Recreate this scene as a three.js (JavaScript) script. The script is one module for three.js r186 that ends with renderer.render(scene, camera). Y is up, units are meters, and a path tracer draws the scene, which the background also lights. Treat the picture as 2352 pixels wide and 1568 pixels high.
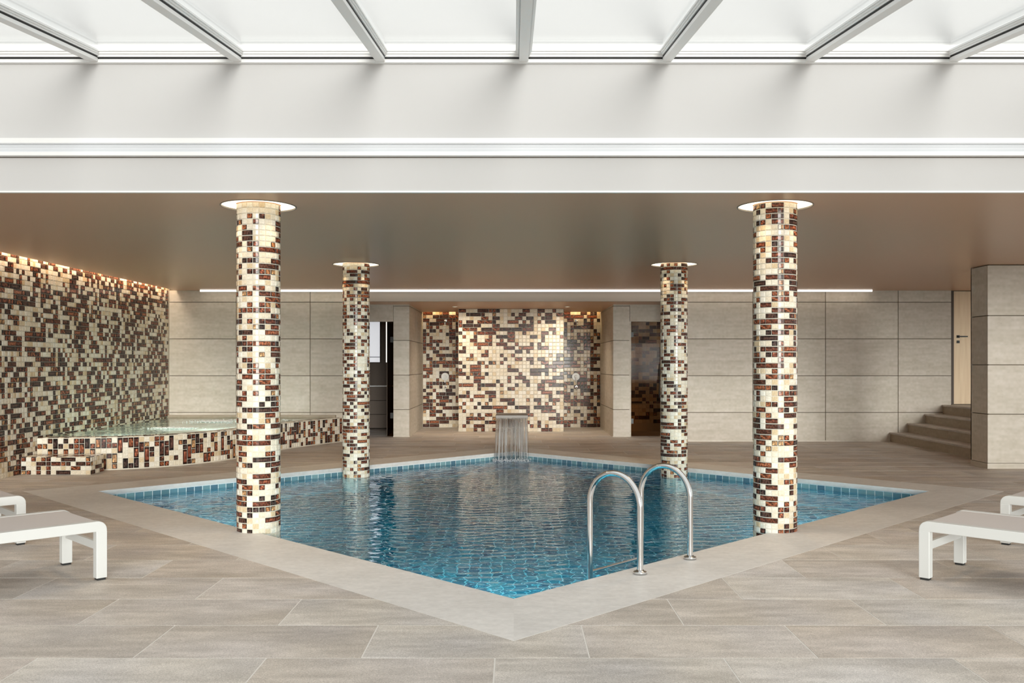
import * as THREE from 'three';
import { RectAreaLightUniformsLib } from 'three/addons/lights/RectAreaLightUniformsLib.js';
import { RoundedBoxGeometry } from 'three/addons/geometries/RoundedBoxGeometry.js';
import { mergeGeometries } from 'three/addons/utils/BufferGeometryUtils.js';

// ---------------------------------------------------------------- camera, sky, sun, exposure
const W = 2352, H = 1568, F = 2080;                    // frame and focal length in pixels
const EYE = 1.3;                                       // eye height
const scene = new THREE.Scene();
const camera = new THREE.PerspectiveCamera(2 * Math.atan(H / 2 / F) * 180 / Math.PI, W / H, 0.05, 200);
camera.position.set(0, EYE, 0);
camera.lookAt(0, EYE, -10);
camera.setViewOffset(W, H, W / 2 - 1180, H / 2 - 837, W, H);   // lens shifted so that verticals stay upright
camera.updateProjectionMatrix();

scene.background = new THREE.Color().setRGB(1.0, 1.0, 0.995);
scene.backgroundIntensity = 0.95;                      // an even, bright overcast sky

const renderer = new THREE.WebGLRenderer({ antialias: true });
renderer.toneMapping = THREE.LinearToneMapping;
renderer.toneMappingExposure = 1.07;
renderer.shadowMap.enabled = true;
RectAreaLightUniformsLib.init();

const sun = new THREE.DirectionalLight(new THREE.Color().setRGB(1.0, 0.98, 0.95), 4.6);   // hazy low sun behind the viewer, a little to the right
sun.position.set(0.19 * 18, 0.075 * 18, 1.0 * 18 - 5);
sun.target.position.set(0, 0, -5);
sun.castShadow = true;
sun.shadow.radius = 36;
sun.shadow.mapSize.set(2048, 2048);
Object.assign(sun.shadow.camera, { left: -16, right: 16, top: 16, bottom: -16, near: 0.5, far: 60 });
scene.add(sun, sun.target);

// ---------------------------------------------------------------- small tools
let seedState = 1;
function reseed(n) { seedState = (n * 2654435761) >>> 0 || 1; }
function rnd() { seedState = (seedState + 0x6D2B79F5) >>> 0; let t = seedState; t = Math.imul(t ^ (t >>> 15), t | 1); t ^= t + Math.imul(t ^ (t >>> 7), t | 61); return ((t ^ (t >>> 14)) >>> 0) / 4294967296; }
const V = (x, y, d) => new THREE.Vector3(x, y, -d);    // d = distance in front of the viewer
const lin = (r, g, b) => new THREE.Color().setRGB(r, g, b);
const srgb = (r, g, b) => new THREE.Color().setRGB(r / 255, g / 255, b / 255, THREE.SRGBColorSpace);

const taken = new Map();
function numbered(name) { const n = taken.get(name) || 0; taken.set(name, n + 1); return n ? `${name}_${String(n).padStart(3, '0')}` : name; }
function shade(o) { o.castShadow = true; o.receiveShadow = true; return o; }
function tag(o, label, category, group, kind) { o.userData.label = label; o.userData.category = category; if (group) o.userData.group = group; if (kind) o.userData.kind = kind; return o; }
function thing(name, label, category, pos, turn = 0, group) {
  const g = new THREE.Group(); g.name = numbered(name); if (pos) g.position.copy(pos); g.rotation.y = turn; tag(g, label, category, group); scene.add(g); return g;
}
function struct(name, label, category) { const g = thing(name, label, category); g.userData.kind = 'structure'; return g; }
function part(name, geo, mat, parent) { const m = shade(new THREE.Mesh(geo, mat)); m.name = name; parent.add(m); return m; }
function merge(list) { return mergeGeometries(list.map(g => { const h = g.index ? g.toNonIndexed() : g.clone(); for (const k of Object.keys(h.attributes)) if (!['position', 'normal', 'uv', 'color'].includes(k)) h.deleteAttribute(k); return h; }), false); }
// box between two corners given as x, y, d ranges
function box(x0, x1, y0, y1, d0, d1) { const g = new THREE.BoxGeometry(x1 - x0, y1 - y0, d1 - d0); g.translate((x0 + x1) / 2, (y0 + y1) / 2, -(d0 + d1) / 2); return metreUV(g); }
function metreUV(g, ou = 0, ov = 0) {                  // uv in metres on boxes and prisms, by the side a face points to
  if (g.index) g = g.toNonIndexed();
  const p = g.attributes.position, n = g.attributes.normal, uv = new Float32Array(p.count * 2);
  for (let i = 0; i < p.count; i++) {
    const ax = Math.abs(n.getX(i)), ay = Math.abs(n.getY(i)), az = Math.abs(n.getZ(i));
    let u, v;
    if (ay > ax && ay > az) { u = p.getX(i); v = p.getZ(i); } else if (ax > az) { u = p.getZ(i); v = p.getY(i); } else { u = p.getX(i); v = p.getY(i); }
    uv[2 * i] = u + ou; uv[2 * i + 1] = v + ov;
  }
  g.setAttribute('uv', new THREE.BufferAttribute(uv, 2)); return g;
}
// prism from a convex polygon of [x, d] points
function prism(poly, y0, y1, ou = 0, ov = 0) {
  let a = 0; for (let i = 0; i < poly.length; i++) { const p = poly[i], q = poly[(i + 1) % poly.length]; a += p[0] * q[1] - q[0] * p[1]; }
  const P = a > 0 ? poly : [...poly].reverse();
  const pos = [], tri = (A, B, C) => pos.push(...A, ...B, ...C), at = (p, y) => [p[0], y, -p[1]];
  for (let i = 1; i < P.length - 1; i++) { tri(at(P[0], y1), at(P[i], y1), at(P[i + 1], y1)); tri(at(P[0], y0), at(P[i + 1], y0), at(P[i], y0)); }
  for (let i = 0; i < P.length; i++) { const p = P[i], q = P[(i + 1) % P.length]; tri(at(p, y0), at(q, y0), at(q, y1)); tri(at(p, y0), at(q, y1), at(p, y1)); }
  const g = new THREE.BufferGeometry(); g.setAttribute('position', new THREE.Float32BufferAttribute(pos, 3)); g.computeVertexNormals();
  return metreUV(g, ou, ov);
}
const clipHalf = (poly, f) => {                        // keep the part of a convex polygon where f >= 0
  const out = [];
  for (let i = 0; i < poly.length; i++) { const p = poly[i], q = poly[(i + 1) % poly.length], a = f(p), b = f(q); if (a >= 0) out.push(p); if ((a >= 0) !== (b >= 0)) { const t = a / (a - b); out.push([p[0] + (q[0] - p[0]) * t, p[1] + (q[1] - p[1]) * t]); } }
  return out;
};
// how large a flat piece shows from the eye (area x facing / distance squared)
function shows(c, n, area) {
  const v = new THREE.Vector3(0, EYE, 0).sub(c), dist = v.length(); const f = v.dot(n) / dist;
  const px = 1180 + F * c.x / -c.z, py = 837 - F * (c.y - EYE) / -c.z;
  if (c.z > -1 || px < -40 || px > W + 40 || py < -40 || py > H + 40) return -1;
  return area * f / dist / dist;
}

// ---------------------------------------------------------------- computed textures
function lattice(n, seed) { reseed(seed); const a = new Float32Array(n * n); for (let i = 0; i < a.length; i++) a[i] = rnd(); return a; }
function tileNoise(px, py, seed) {                      // repeating value noise, px by py cells
  const a = lattice(64, seed);
  return (u, v) => {
    const x = u * px, y = v * py, x0 = Math.floor(x), y0 = Math.floor(y); let fx = x - x0, fy = y - y0; fx = fx * fx * (3 - 2 * fx); fy = fy * fy * (3 - 2 * fy);
    const g = (i, j) => a[((((j % py) + py) % py) % 64) * 64 + ((((i % px) + px) % px) % 64) ];
    return (g(x0, y0) * (1 - fx) + g(x0 + 1, y0) * fx) * (1 - fy) + (g(x0, y0 + 1) * (1 - fx) + g(x0 + 1, y0 + 1) * fx) * fy;
  };
}
function texture(w, h, f, color = true) {
  const data = new Uint8Array(w * h * 4);
  for (let j = 0; j < h; j++) for (let i = 0; i < w; i++) { const c = f((i + 0.5) / w, (j + 0.5) / h, i, j), k = 4 * (j * w + i); for (let m = 0; m < 3; m++) data[k + m] = Math.max(0, Math.min(255, c[m])); data[k + 3] = 255; }
  const t = new THREE.DataTexture(data, w, h); t.wrapS = t.wrapT = THREE.RepeatWrapping; t.magFilter = THREE.LinearFilter; t.minFilter = THREE.LinearMipmapLinearFilter; t.generateMipmaps = true;
  if (color) t.colorSpace = THREE.SRGBColorSpace; t.needsUpdate = true; return t;
}
// porcelain floor slabs: grey-beige, soft clouds stretched along the slab, fine speckle, a few pits and pale flecks
function makeFloorMaps() {
  const N = 1024, n1 = tileNoise(4, 10, 11), n2 = tileNoise(9, 31, 12), n3 = tileNoise(20, 63, 13), n4 = tileNoise(6, 6, 14);
  reseed(15); const speck = new Float32Array(N * N); for (let i = 0; i < N * N; i++) speck[i] = rnd();
  const marks = new Float32Array(N * N);
  for (let k = 0; k < 620; k++) { const x = Math.floor(rnd() * N), y = Math.floor(rnd() * N), l = 1 + Math.floor(rnd() * rnd() * 14), s = rnd() < 0.62 ? -1 : 0.8; for (let i = 0; i < l; i++) { const yy = (y + Math.round(Math.sin(i * 0.6 + k) * 0.7) + N) % N; marks[yy * N + (x + i) % N] += s * (0.5 + 0.5 * rnd()); } }
  const fine = (i, j) => 0.25 * (speck[j * N + i] + speck[j * N + (i + 1) % N] + speck[((j + 1) % N) * N + i] + speck[((j + 1) % N) * N + (i + 1) % N]) - 0.5, val = (u, v, i, j) => 0.4 * (n1(u, v) - 0.5) + 0.34 * (n2(u, v) - 0.5) + 0.28 * (n3(u, v) - 0.5) + 1.1 * fine(i, j);
  const map = texture(N, N, (u, v, i, j) => { const a = val(u, v, i, j), b = marks[j * N + i], w = (n4(u, v) - 0.5) * 8; const t = 213 + a * 66 + b * 58; return [t + w * 0.4 - 1, t - 6, t - 11 - w]; });
  const bump = texture(N, N, (u, v, i, j) => { const t = 150 + val(u, v, i, j) * 120 + marks[j * N + i] * 60; return [t, t, t]; }, false);
  for (const t of [map, bump]) t.repeat.set(0.5, 0.5);
  return { map, bump };
}
// travertine wall slabs: beige with fine level striations and small dark pits
function makeStoneMaps() {
  const N = 1024, n1 = tileNoise(3, 60, 21), n2 = tileNoise(17, 63, 22), n3 = tileNoise(3, 8, 23), n4 = tileNoise(60, 62, 24);
  reseed(25); const pit = new Float32Array(N * N);
  for (let k = 0; k < 700; k++) { const x = Math.floor(rnd() * N), y = Math.floor(rnd() * N), l = 2 + Math.floor(rnd() * rnd() * 22), s = 0.25 + 0.75 * rnd(); for (let i = 0; i < l; i++) pit[((y + Math.round(Math.sin(i * 0.35 + k)) + N) % N) * N + (x + i) % N] += s; }
  const val = (u, v) => { const w = v + 0.004 * Math.sin(u * Math.PI * 4 + 3 * n3(u, v)); return 0.26 * (n1(u, w) - 0.5) + 0.34 * (n2(u, w) - 0.5) + 0.22 * (n3(u, v) - 0.5) + 0.3 * (n4(u, v) - 0.5); };
  const map = texture(N, N, (u, v, i, j) => { const a = val(u, v), b = Math.min(1, pit[j * N + i]); const t = 218 + a * 36 - b * 34; return [t, t - 7, t - 18 + a * 8]; });
  const bump = texture(N, N, (u, v, i, j) => { const t = 170 + val(u, v) * 90 - Math.min(1, pit[j * N + i]) * 90; return [t, t, t]; }, false);
  for (const t of [map, bump]) t.repeat.set(0.5, 0.5);
  return { map, bump };
}
function makeConcrete() {
  const n1 = tileNoise(5, 5, 31), n2 = tileNoise(19, 40, 32), n3 = tileNoise(63, 63, 33); reseed(34);
  const map = texture(512, 512, (u, v) => { const t = 226 + 12 * (n1(u, v) - 0.5) + 10 * (n2(u, v) - 0.5) + 9 * (n3(u, v) - 0.5) + 8 * (rnd() - 0.5); return [t, t - 3, t - 6]; });
  map.repeat.set(0.8, 0.8); return map;
}
function makeWood() {
  const n1 = tileNoise(40, 2, 41), n2 = tileNoise(63, 5, 42), n3 = tileNoise(7, 2, 43);
  const map = texture(512, 512, (u, v) => { const a = 0.5 * n1(u, v) + 0.35 * n2(u, v) + 0.4 * n3(u, v) - 0.6; return [240 + a * 26, 212 + a * 34, 176 + a * 40]; });
  map.repeat.set(0.9, 0.9); return map;
}
// glass and marble mosaic pieces: 8 x 4 cells; 0-11 cream marble, 12-23 glass singles, 24-27 double, 28-31 triple lengths
const CELLS_X = 8, CELLS_Y = 4;
function makeMosaicAtlas() {
  const S = 128, w = CELLS_X * S, h = CELLS_Y * S;
  const nv = tileNoise(60, 14, 51), nc = tileNoise(31, 23, 52), nf = tileNoise(63, 63, 53);
  reseed(54);
  const cells = [];
  const glass = [[160, 98, 68], [136, 80, 58], [96, 62, 50], [62, 50, 46], [184, 132, 90], [124, 72, 54], [150, 92, 70], [82, 56, 48], [172, 108, 74], [106, 66, 52], [198, 160, 114], [66, 54, 51]];
  for (let k = 0; k < 32; k++) {
    if (k < 12) cells.push({ cream: true, base: [[236, 227, 210], [231, 219, 198], [240, 234, 222], [226, 212, 188], [238, 230, 214], [233, 223, 206], [222, 202, 170], [240, 233, 219], [230, 217, 195], [236, 228, 211], [214, 192, 158], [233, 222, 202]][k], vein: rnd() < 0.4 ? rnd() * 0.6 + 0.2 : -1, tilt: (rnd() - 0.5) * 1.6, split: rnd() < 0.3 });
    else if (k < 24) cells.push({ base: glass[k - 12], len: 1 });
    else if (k < 28) cells.push({ base: [[134, 80, 58], [76, 54, 46], [148, 90, 62], [104, 64, 50]][k - 24], len: 2 });
    else cells.push({ base: [[118, 70, 52], [70, 52, 46], [148, 92, 64], [92, 60, 48]][k - 28], len: 3 });
  }
  const map = texture(w, h, (u, v) => {
    const cx = Math.min(7, Math.floor(u * 8)), cy = Math.min(3, Math.floor(v * 4)), c = cells[cy * 8 + cx], lu = u * 8 - cx, lv = v * 4 - cy;
    if (c.cream) {
      let t = 16 * (nv(u, v) - 0.5) + 14 * (nc(u, v) - 0.5) + 6 * (nf(u, v) - 0.5);
      if (c.vein > 0 && Math.abs(lv - c.vein - c.tilt * (lu - 0.5) - 0.22 * (nc(u, v) - 0.5)) < 0.02) t -= 34;
      if (c.split && Math.abs(lu - 0.5) < 0.025) t -= 22;
      return [c.base[0] + t, c.base[1] + t, c.base[2] + t * 1.1];
    }
    const e = Math.min(Math.min(lu, 1 - lu) * c.len, Math.min(lv, 1 - lv));
    const rim = e < 0.13 ? 0.3 : e < 0.17 ? 0.62 : 1;                       // dark cut edge of the glass
    const s = 0.8 + 0.7 * (nv(u * (c.len), v) - 0.42) + 0.6 * (nc(u, v) - 0.45);
    const q = Math.max(0.3, s) * rim;
    const hot = Math.max(0, nc(u + 0.31, v + 0.17) - 0.68) * rim * 180;
    return [c.base[0] * q * 1.05 + hot, c.base[1] * q + hot * 0.84, c.base[2] * q + hot * 0.68];
  });
  map.wrapS = map.wrapT = THREE.ClampToEdgeWrapping;
  return map;
}
const floorMaps = makeFloorMaps(), stoneMaps = makeStoneMaps(), concreteMap = makeConcrete(), woodMap = makeWood(), mosaicMap = makeMosaicAtlas();

// ---------------------------------------------------------------- materials
const std = o => new THREE.MeshStandardMaterial(o);
const phys = o => new THREE.MeshPhysicalMaterial(o);
const M = {
  plaster: std({ color: lin(0.63, 0.62, 0.615), roughness: 0.75 }),
  ceiling: phys({ color: lin(0.64, 0.4, 0.262), roughness: 0.36, specularIntensity: 0.9 }),
  taupe: std({ color: lin(0.36, 0.315, 0.275), roughness: 0.5 }),  // ceiling paint for the bulkhead, darkened to offset the sun on it
  whiteMetal: std({ color: lin(0.92, 0.92, 0.915), roughness: 0.4 }),
  trimMetal: std({ color: lin(0.74, 0.76, 0.79), roughness: 0.45 }),
  gasket: std({ color: lin(0.012, 0.012, 0.012), roughness: 0.6 }),
  skyGlass: phys({ color: lin(0.97, 0.98, 0.97), roughness: 0.1, transmission: 1, thickness: 0, ior: 1.45 }),
  clearGlass: phys({ color: lin(0.96, 0.98, 0.97), roughness: 0.02, transmission: 1, thickness: 0, ior: 1.5 }),
  bronzeGlass: phys({ color: lin(0.55, 0.43, 0.31), roughness: 0.05, transmission: 1, thickness: 0, ior: 1.5, specularIntensity: 0.04 }),
  grout: std({ color: lin(0.78, 0.75, 0.71), roughness: 0.85 }),
  mosaic: phys({ map: mosaicMap, roughness: 0.17, specularIntensity: 0.45, clearcoat: 0.1, clearcoatRoughness: 0.06 }),
  mosaicGrout: std({ color: lin(0.72, 0.66, 0.56), roughness: 0.7 }),
  joint: std({ color: lin(0.16, 0.125, 0.09), roughness: 0.9 }),
  floors: [lin(0.94, 0.9, 0.87), lin(0.87, 0.83, 0.8), lin(0.97, 0.95, 0.93), lin(0.9, 0.84, 0.79)].map(c => std({ color: c.multiplyScalar(0.92), map: floorMaps.map, bumpMap: floorMaps.bump, bumpScale: 0.0012, roughness: 0.58 })),
  stones: [lin(0.88, 0.85, 0.82), lin(0.83, 0.8, 0.77), lin(0.91, 0.89, 0.86)].map(c => std({ color: c, map: stoneMaps.map, bumpMap: stoneMaps.bump, bumpScale: 0.0005, roughness: 0.62 })),
  stair: std({ color: lin(0.56, 0.49, 0.41), map: stoneMaps.map, bumpMap: stoneMaps.bump, bumpScale: 0.001, roughness: 0.6 }),  // wall stone darkened to carry riser shade; also the brown tub ledge
  coping: std({ color: lin(0.98, 0.98, 0.98), map: concreteMap, roughness: 0.5 }),
  wood: std({ map: woodMap, roughness: 0.5 }),
  blackMetal: std({ color: lin(0.02, 0.02, 0.02), roughness: 0.4, metalness: 0.5 }),
  steel: std({ color: lin(0.82, 0.82, 0.82), roughness: 0.13, metalness: 1 }),
  satinSteel: std({ color: lin(0.3, 0.275, 0.255), roughness: 0.55, metalness: 0.35 }),
  lounger: std({ color: lin(0.66, 0.66, 0.645), roughness: 0.38 }),
  sling: std({ color: lin(0.56, 0.51, 0.485), roughness: 0.8 }),
  rubber: std({ color: lin(0.02, 0.02, 0.02), roughness: 0.7 }),
  poolTile: phys({ vertexColors: true, roughness: 0.2, clearcoat: 0.3, clearcoatRoughness: 0.1 }),
  poolGrout: std({ color: lin(0.86, 0.9, 0.9), roughness: 0.8 }),
  water: phys({ color: lin(1, 1, 1), roughness: 0.0, transmission: 1, thickness: 1, ior: 1.333, attenuationColor: lin(0.24, 0.775, 0.92), attenuationDistance: 2.0 }),
  tubWater: phys({ color: lin(1, 1, 1), roughness: 0.02, transmission: 1, thickness: 0.3, ior: 1.333, attenuationColor: lin(0.75, 0.93, 0.88), attenuationDistance: 1.0 }),
  fall: phys({ color: lin(0.97, 0.985, 1.0), roughness: 0.06, transmission: 1, thickness: 0.01, ior: 1.333 }),
  strand: phys({ color: lin(0.9, 0.92, 0.94), roughness: 0.3, transmission: 0.4, thickness: 0 }),
  foam: std({ color: lin(0.88, 0.9, 0.88), roughness: 0.7 }),
  palePlaster: std({ color: lin(0.8, 0.84, 0.79), roughness: 0.7 }),
  darkTimber: std({ color: lin(0.075, 0.05, 0.036), roughness: 0.55 }),
  brownPanel: std({ color: lin(0.13, 0.092, 0.066), roughness: 0.5 }),
  whiteFitting: phys({ color: lin(0.82, 0.82, 0.81), roughness: 0.2, clearcoat: 0.5 }),
  ground: std({ color: lin(0.5, 0.48, 0.45), roughness: 0.9 }),
  warmGlow: std({ color: lin(0.9, 0.85, 0.75), emissive: lin(1.0, 0.86, 0.62), emissiveIntensity: 1.7, roughness: 0.6 }),
  whiteGlow: std({ color: lin(0.9, 0.9, 0.85), emissive: lin(1.0, 0.95, 0.86), emissiveIntensity: 1.3, roughness: 0.6 }),
  panelGlow: std({ color: lin(0.85, 0.85, 0.85), emissive: lin(0.85, 0.86, 0.9), emissiveIntensity: 0.62, roughness: 0.6 }),
};
const WARM = lin(1.0, 0.72, 0.42), SOFT = lin(1.0, 0.84, 0.64);
function areaLight(name, color, intensity, w, h, pos, target) { const l = new THREE.RectAreaLight(color, intensity, w, h); l.name = name; l.position.copy(pos); if (Math.abs(pos.x - target.x) + Math.abs(pos.z - target.z) < 1e-6) l.up.set(0, 0, -1); l.lookAt(target); scene.add(l); return l; }
function pointLight(name, color, intensity, pos, radius = 1) { const l = new THREE.PointLight(color, intensity, 0, 2); l.name = name; l.position.copy(pos); l.castShadow = true; l.shadow.radius = radius; scene.add(l); return l; }

function spotLight(name, color, intensity, pos, target, angle, penumbra, radius) { const l = new THREE.SpotLight(color, intensity, 0, angle, penumbra, 2); l.name = name; l.position.copy(pos); l.target.position.copy(target); l.castShadow = true; l.shadow.radius = radius; scene.add(l, l.target); return l; }

// ---------------------------------------------------------------- key sizes (metres)
const CEIL = 2.55, LIP = 6.57, BACK = 15.3, LEFT = -5.82, RIGHT = 9.2, REAR = -3.0;
const POOL_D = 9.30, POOL_OUT = 5.04, POOL_IN = 4.27, WATER_Y = -0.10, POOL_DEPTH = 1.25;
const ROOF_S = 0.128;                                  // the glass roof rises away from the viewer
const roofY = d => 3.49 - ROOF_S * (LIP - 0.02 - d);
const COLS = [
  { x: -2.014, d: 7.15, where: 'mosaic column at the pool edge in front, beside the lying-flat white loungers on the left' },
  { x: 2.063, d: 7.15, where: 'mosaic column at the front pool edge just right of the steel ladder' },
  { x: -1.972, d: 11.33, where: 'smaller, farther mosaic column rising from the water in front of the open doorway' },
  { x: 2.005, d: 11.33, where: 'smaller, farther mosaic column rising from the water behind the steel ladder' },
];
COLS[0].where = 'tall near mosaic column on the coping, overlapping the hot tub';
const COL_R = 0.1685, RING_R = 0.29;

// ---------------------------------------------------------------- mosaic builder
const tileGeoCache = new Map();
function tileGeo(cell, w, h, R = 0, t = 0.006) {               // one chamfered piece, back at z = 0, face towards +z
  const key = `${cell}|${w.toFixed(4)}|${h.toFixed(4)}|${R}`;
  if (tileGeoCache.has(key)) return tileGeoCache.get(key);
  const b = Math.min(0.004, 0.09 * Math.min(w, h)), x = w / 2, y = h / 2, pos = [], uv = [];
  const cx = cell % CELLS_X, cy = Math.floor(cell / CELLS_X);
  const U = p => [(cx + 0.03 + 0.94 * (p[0] / w + 0.5)) / CELLS_X, (cy + 0.03 + 0.94 * (p[1] / h + 0.5)) / CELLS_Y];
  const quad = (...q) => { for (const k of [0, 1, 2, 0, 2, 3]) { pos.push(...q[k]); uv.push(...U(q[k])); } };
  const o = [[-x, -y, 0], [x, -y, 0], [x, y, 0], [-x, y, 0]], i = [[-x + b, -y + b, t], [x - b, -y + b, t], [x - b, y - b, t], [-x + b, y - b, t]];
  const n = R ? Math.max(2, Math.round(w / 0.024)) : 1, mixed = (p, q, f) => p.map((c, k) => c + (q[k] - c) * f);
  for (let k = 0; k < n; k++) {
    const f = k / n, g = (k + 1) / n; quad(mixed(i[0], i[1], f), mixed(i[0], i[1], g), mixed(i[3], i[2], g), mixed(i[3], i[2], f));
    quad(mixed(o[0], o[1], f), mixed(o[0], o[1], g), mixed(i[0], i[1], g), mixed(i[0], i[1], f)); quad(mixed(i[3], i[2], f), mixed(i[3], i[2], g), mixed(o[3], o[2], g), mixed(o[3], o[2], f));
  }
  quad(o[1], o[2], i[2], i[1]); quad(o[3], o[0], i[0], i[3]);
  if (R) for (let k = 0; k < pos.length; k += 3) { const a = pos[k] / R, r = R + pos[k + 2]; pos[k] = Math.sin(a) * r; pos[k + 2] = Math.cos(a) * r - R; }
  const g = new THREE.BufferGeometry(); g.setAttribute('position', new THREE.Float32BufferAttribute(pos, 3)); g.setAttribute('uv', new THREE.Float32BufferAttribute(uv, 2)); g.computeVertexNormals();
  tileGeoCache.set(key, g); return g;
}
function mosaicLayout(cols, rows, seed, upright = false, dark = 0.37) {
  reseed(seed); const out = [];
  const A = upright ? rows : cols, B = upright ? cols : rows;
  for (let b = 0; b < B; b++) for (let a = 0; a < A;) {
    let len = 1, cell;
    if (rnd() < dark) { const r = rnd(); len = r < 0.62 ? 1 : r < 0.88 ? 2 : 3; len = Math.min(len, A - a); cell = len === 1 ? 12 + Math.floor(rnd() * 12) : len === 2 ? 24 + Math.floor(rnd() * 4) : 28 + Math.floor(rnd() * 4); if (upright && len > 1) cell = 12 + Math.floor(rnd() * 12); } else cell = Math.floor(rnd() * 12);
    out.push(upright ? { c: b, r: a, w: 1, h: len, cell } : { c: a, r: b, w: len, h: 1, cell }); a += len;
  }
  return out;
}
// place(u, v) in tile counts gives { pos, normal, tangent }; most: how many stay single pieces
function mosaic(parent, cols, rows, pu, pv, gap, seed, place, { upright = false, most = 300, keep = () => true, dark, bend = 0, single = 'tile' } = {}) {
  const all = [];
  for (const t of mosaicLayout(cols, rows, seed, upright, dark)) {
    const w = t.w * pu - gap, h = t.h * pv - gap, f = place(t.c + t.w / 2, t.r + t.h / 2);
    if (!f || !keep(f.pos)) continue;
    const m = new THREE.Matrix4().makeBasis(f.tangent, new THREE.Vector3().crossVectors(f.normal, f.tangent).normalize(), f.normal).setPosition(f.pos);
    all.push({ geo: tileGeo(t.cell, w, h, bend), m, s: shows(f.pos, f.normal, w * h) });
  }
  all.sort((a, b) => b.s - a.s);
  const rest = [];
  all.forEach((t, k) => {
    if (k < most && t.s > 0) { const o = part(single, t.geo, M.mosaic, parent); t.m.decompose(o.position, o.quaternion, o.scale); } else rest.push(t.geo.clone().applyMatrix4(t.m));
  });
  if (rest.length) { const o = part('tiles', merge(rest), M.mosaic, parent); o.userData.kind = 'stuff'; }
}
const planeAt = (origin, tu, tv, n, pu, pv) => (u, v) => ({ pos: origin.clone().addScaledVector(tu, u * pu).addScaledVector(tv, v * pv), normal: n, tangent: tu });
const X = new THREE.Vector3(1, 0, 0), Y = new THREE.Vector3(0, 1, 0), Z = new THREE.Vector3(0, 0, 1);

// ---------------------------------------------------------------- floor of running-bond slabs, pool cut out
const square = (h) => [[0, POOL_D - h], [h, POOL_D], [0, POOL_D + h], [-h, POOL_D]];
function buildFloor() {
  const g = struct('floor', 'grey beige stone slab floor laid in long running rows round the pool', 'floor');
  const hole = POOL_OUT - 0.002, edges = [p => (hole - (POOL_D - p[1]) - p[0]), p => (hole - (POOL_D - p[1]) + p[0]), p => (hole - (p[1] - POOL_D) - p[0]), p => (hole - (p[1] - POOL_D) + p[0])];
  const cutOut = poly => {                              // polygon minus the pool square, as convex pieces
    const out = []; let rest = poly;
    for (const e of edges) { if (rest.length < 3) break; const o = clipHalf(rest, p => -e(p)); if (o.length > 2) out.push(o); rest = clipHalf(rest, e); }
    return out;
  };
  reseed(71);
  const list = [], gap = 0.0035;
  for (let k = -14; k < 30; k++) {
    const d0 = 3.509 + 0.503 * k, d1 = d0 + 0.503, off = -0.083 + (k & 1 ? 0.46 : 0) - 0.04 * k;
    for (let i = -9; i < 13; i++) {
      const x0 = off + 1.013 * i, x1 = x0 + 1.013; if (x1 < LEFT - 0.1 || x0 > RIGHT + 0.1) continue;
      const ou = rnd() * 2, ov = rnd() * 2, mat = M.floors[Math.floor(rnd() * 4)];
      const pieces = cutOut([[Math.max(x0 + gap, LEFT - 0.1), d0 + gap], [Math.min(x1 - gap, RIGHT + 0.1), d0 + gap], [Math.min(x1 - gap, RIGHT + 0.1), d1 - gap], [Math.max(x0 + gap, LEFT - 0.1), d1 - gap]]);
      if (!pieces.length) continue;
      const geo = merge(pieces.map(p => prism(p, -0.025, 0, ou, ov)));
      const c = V((x0 + x1) / 2, 0, (d0 + d1) / 2); list.push({ geo, mat, s: d0 > 18.6 ? -1 : shows(c, Y, 0.5) });
    }
  }
  list.sort((a, b) => b.s - a.s);
  const kinds = M.floors;
  const rest = kinds.map(() => []);
  list.forEach((t, k) => { if (k < 290 && t.s > 0) part('floor_slab', t.geo, t.mat, g); else rest[kinds.indexOf(t.mat)].push(t.geo); });
  const used = kinds.map((m, k) => k).filter(k => rest[k].length), all = mergeGeometries(used.map(k => merge(rest[k])), true);
  const o = shade(new THREE.Mesh(all, used.map(k => kinds[k]))); o.name = 'floor_slabs'; o.userData.kind = 'stuff'; g.add(o);
  const bed = [[LEFT - 0.15, REAR - 0.3], [RIGHT + 0.15, REAR - 0.3], [RIGHT + 0.15, 19.4], [LEFT - 0.15, 19.4]];
  part('grout_bed', merge(cutOut(bed).map(p => prism(p, -0.2, -0.0015))), M.grout, g);
}
buildFloor();

// ---------------------------------------------------------------- pool: basin, coping, water
const poolGeos = (() => { reseed(81); const out = []; const cols = [[0.13, 0.26, 0.32], [0.15, 0.3, 0.37], [0.19, 0.35, 0.4], [0.12, 0.24, 0.28], [0.23, 0.39, 0.42], [0.09, 0.19, 0.26], [0.17, 0.32, 0.36]];
  for (const c of cols) { const g = tileGeo(0, 0.0875, 0.0875).clone(); const a = new Float32Array(g.attributes.position.count * 3); for (let i = 0; i < a.length; i += 3) a.set(c, i); g.setAttribute('color', new THREE.BufferAttribute(a, 3)); out.push(g); } return out; })();
const POOL_PITCH = 0.094;
function poolTiles(parent, spots, most) {               // spots: { pos, normal, tangent }
  reseed(82); const all = spots.map(f => ({ m: new THREE.Matrix4().makeBasis(f.tangent, new THREE.Vector3().crossVectors(f.normal, f.tangent), f.normal).setPosition(f.pos), geo: poolGeos[Math.floor(rnd() * poolGeos.length)], s: shows(f.pos, f.normal, 0.008) }));
  all.sort((a, b) => b.s - a.s); const rest = [];
  all.forEach((t, k) => { if (k < most && t.s > 0) { const o = part('tile', t.geo, M.poolTile, parent); t.m.decompose(o.position, o.quaternion, o.scale); } else rest.push(t.geo.clone().applyMatrix4(t.m)); });
  if (rest.length) part('tiles', merge(rest), M.poolTile, parent).userData.kind = 'stuff';
}
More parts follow.
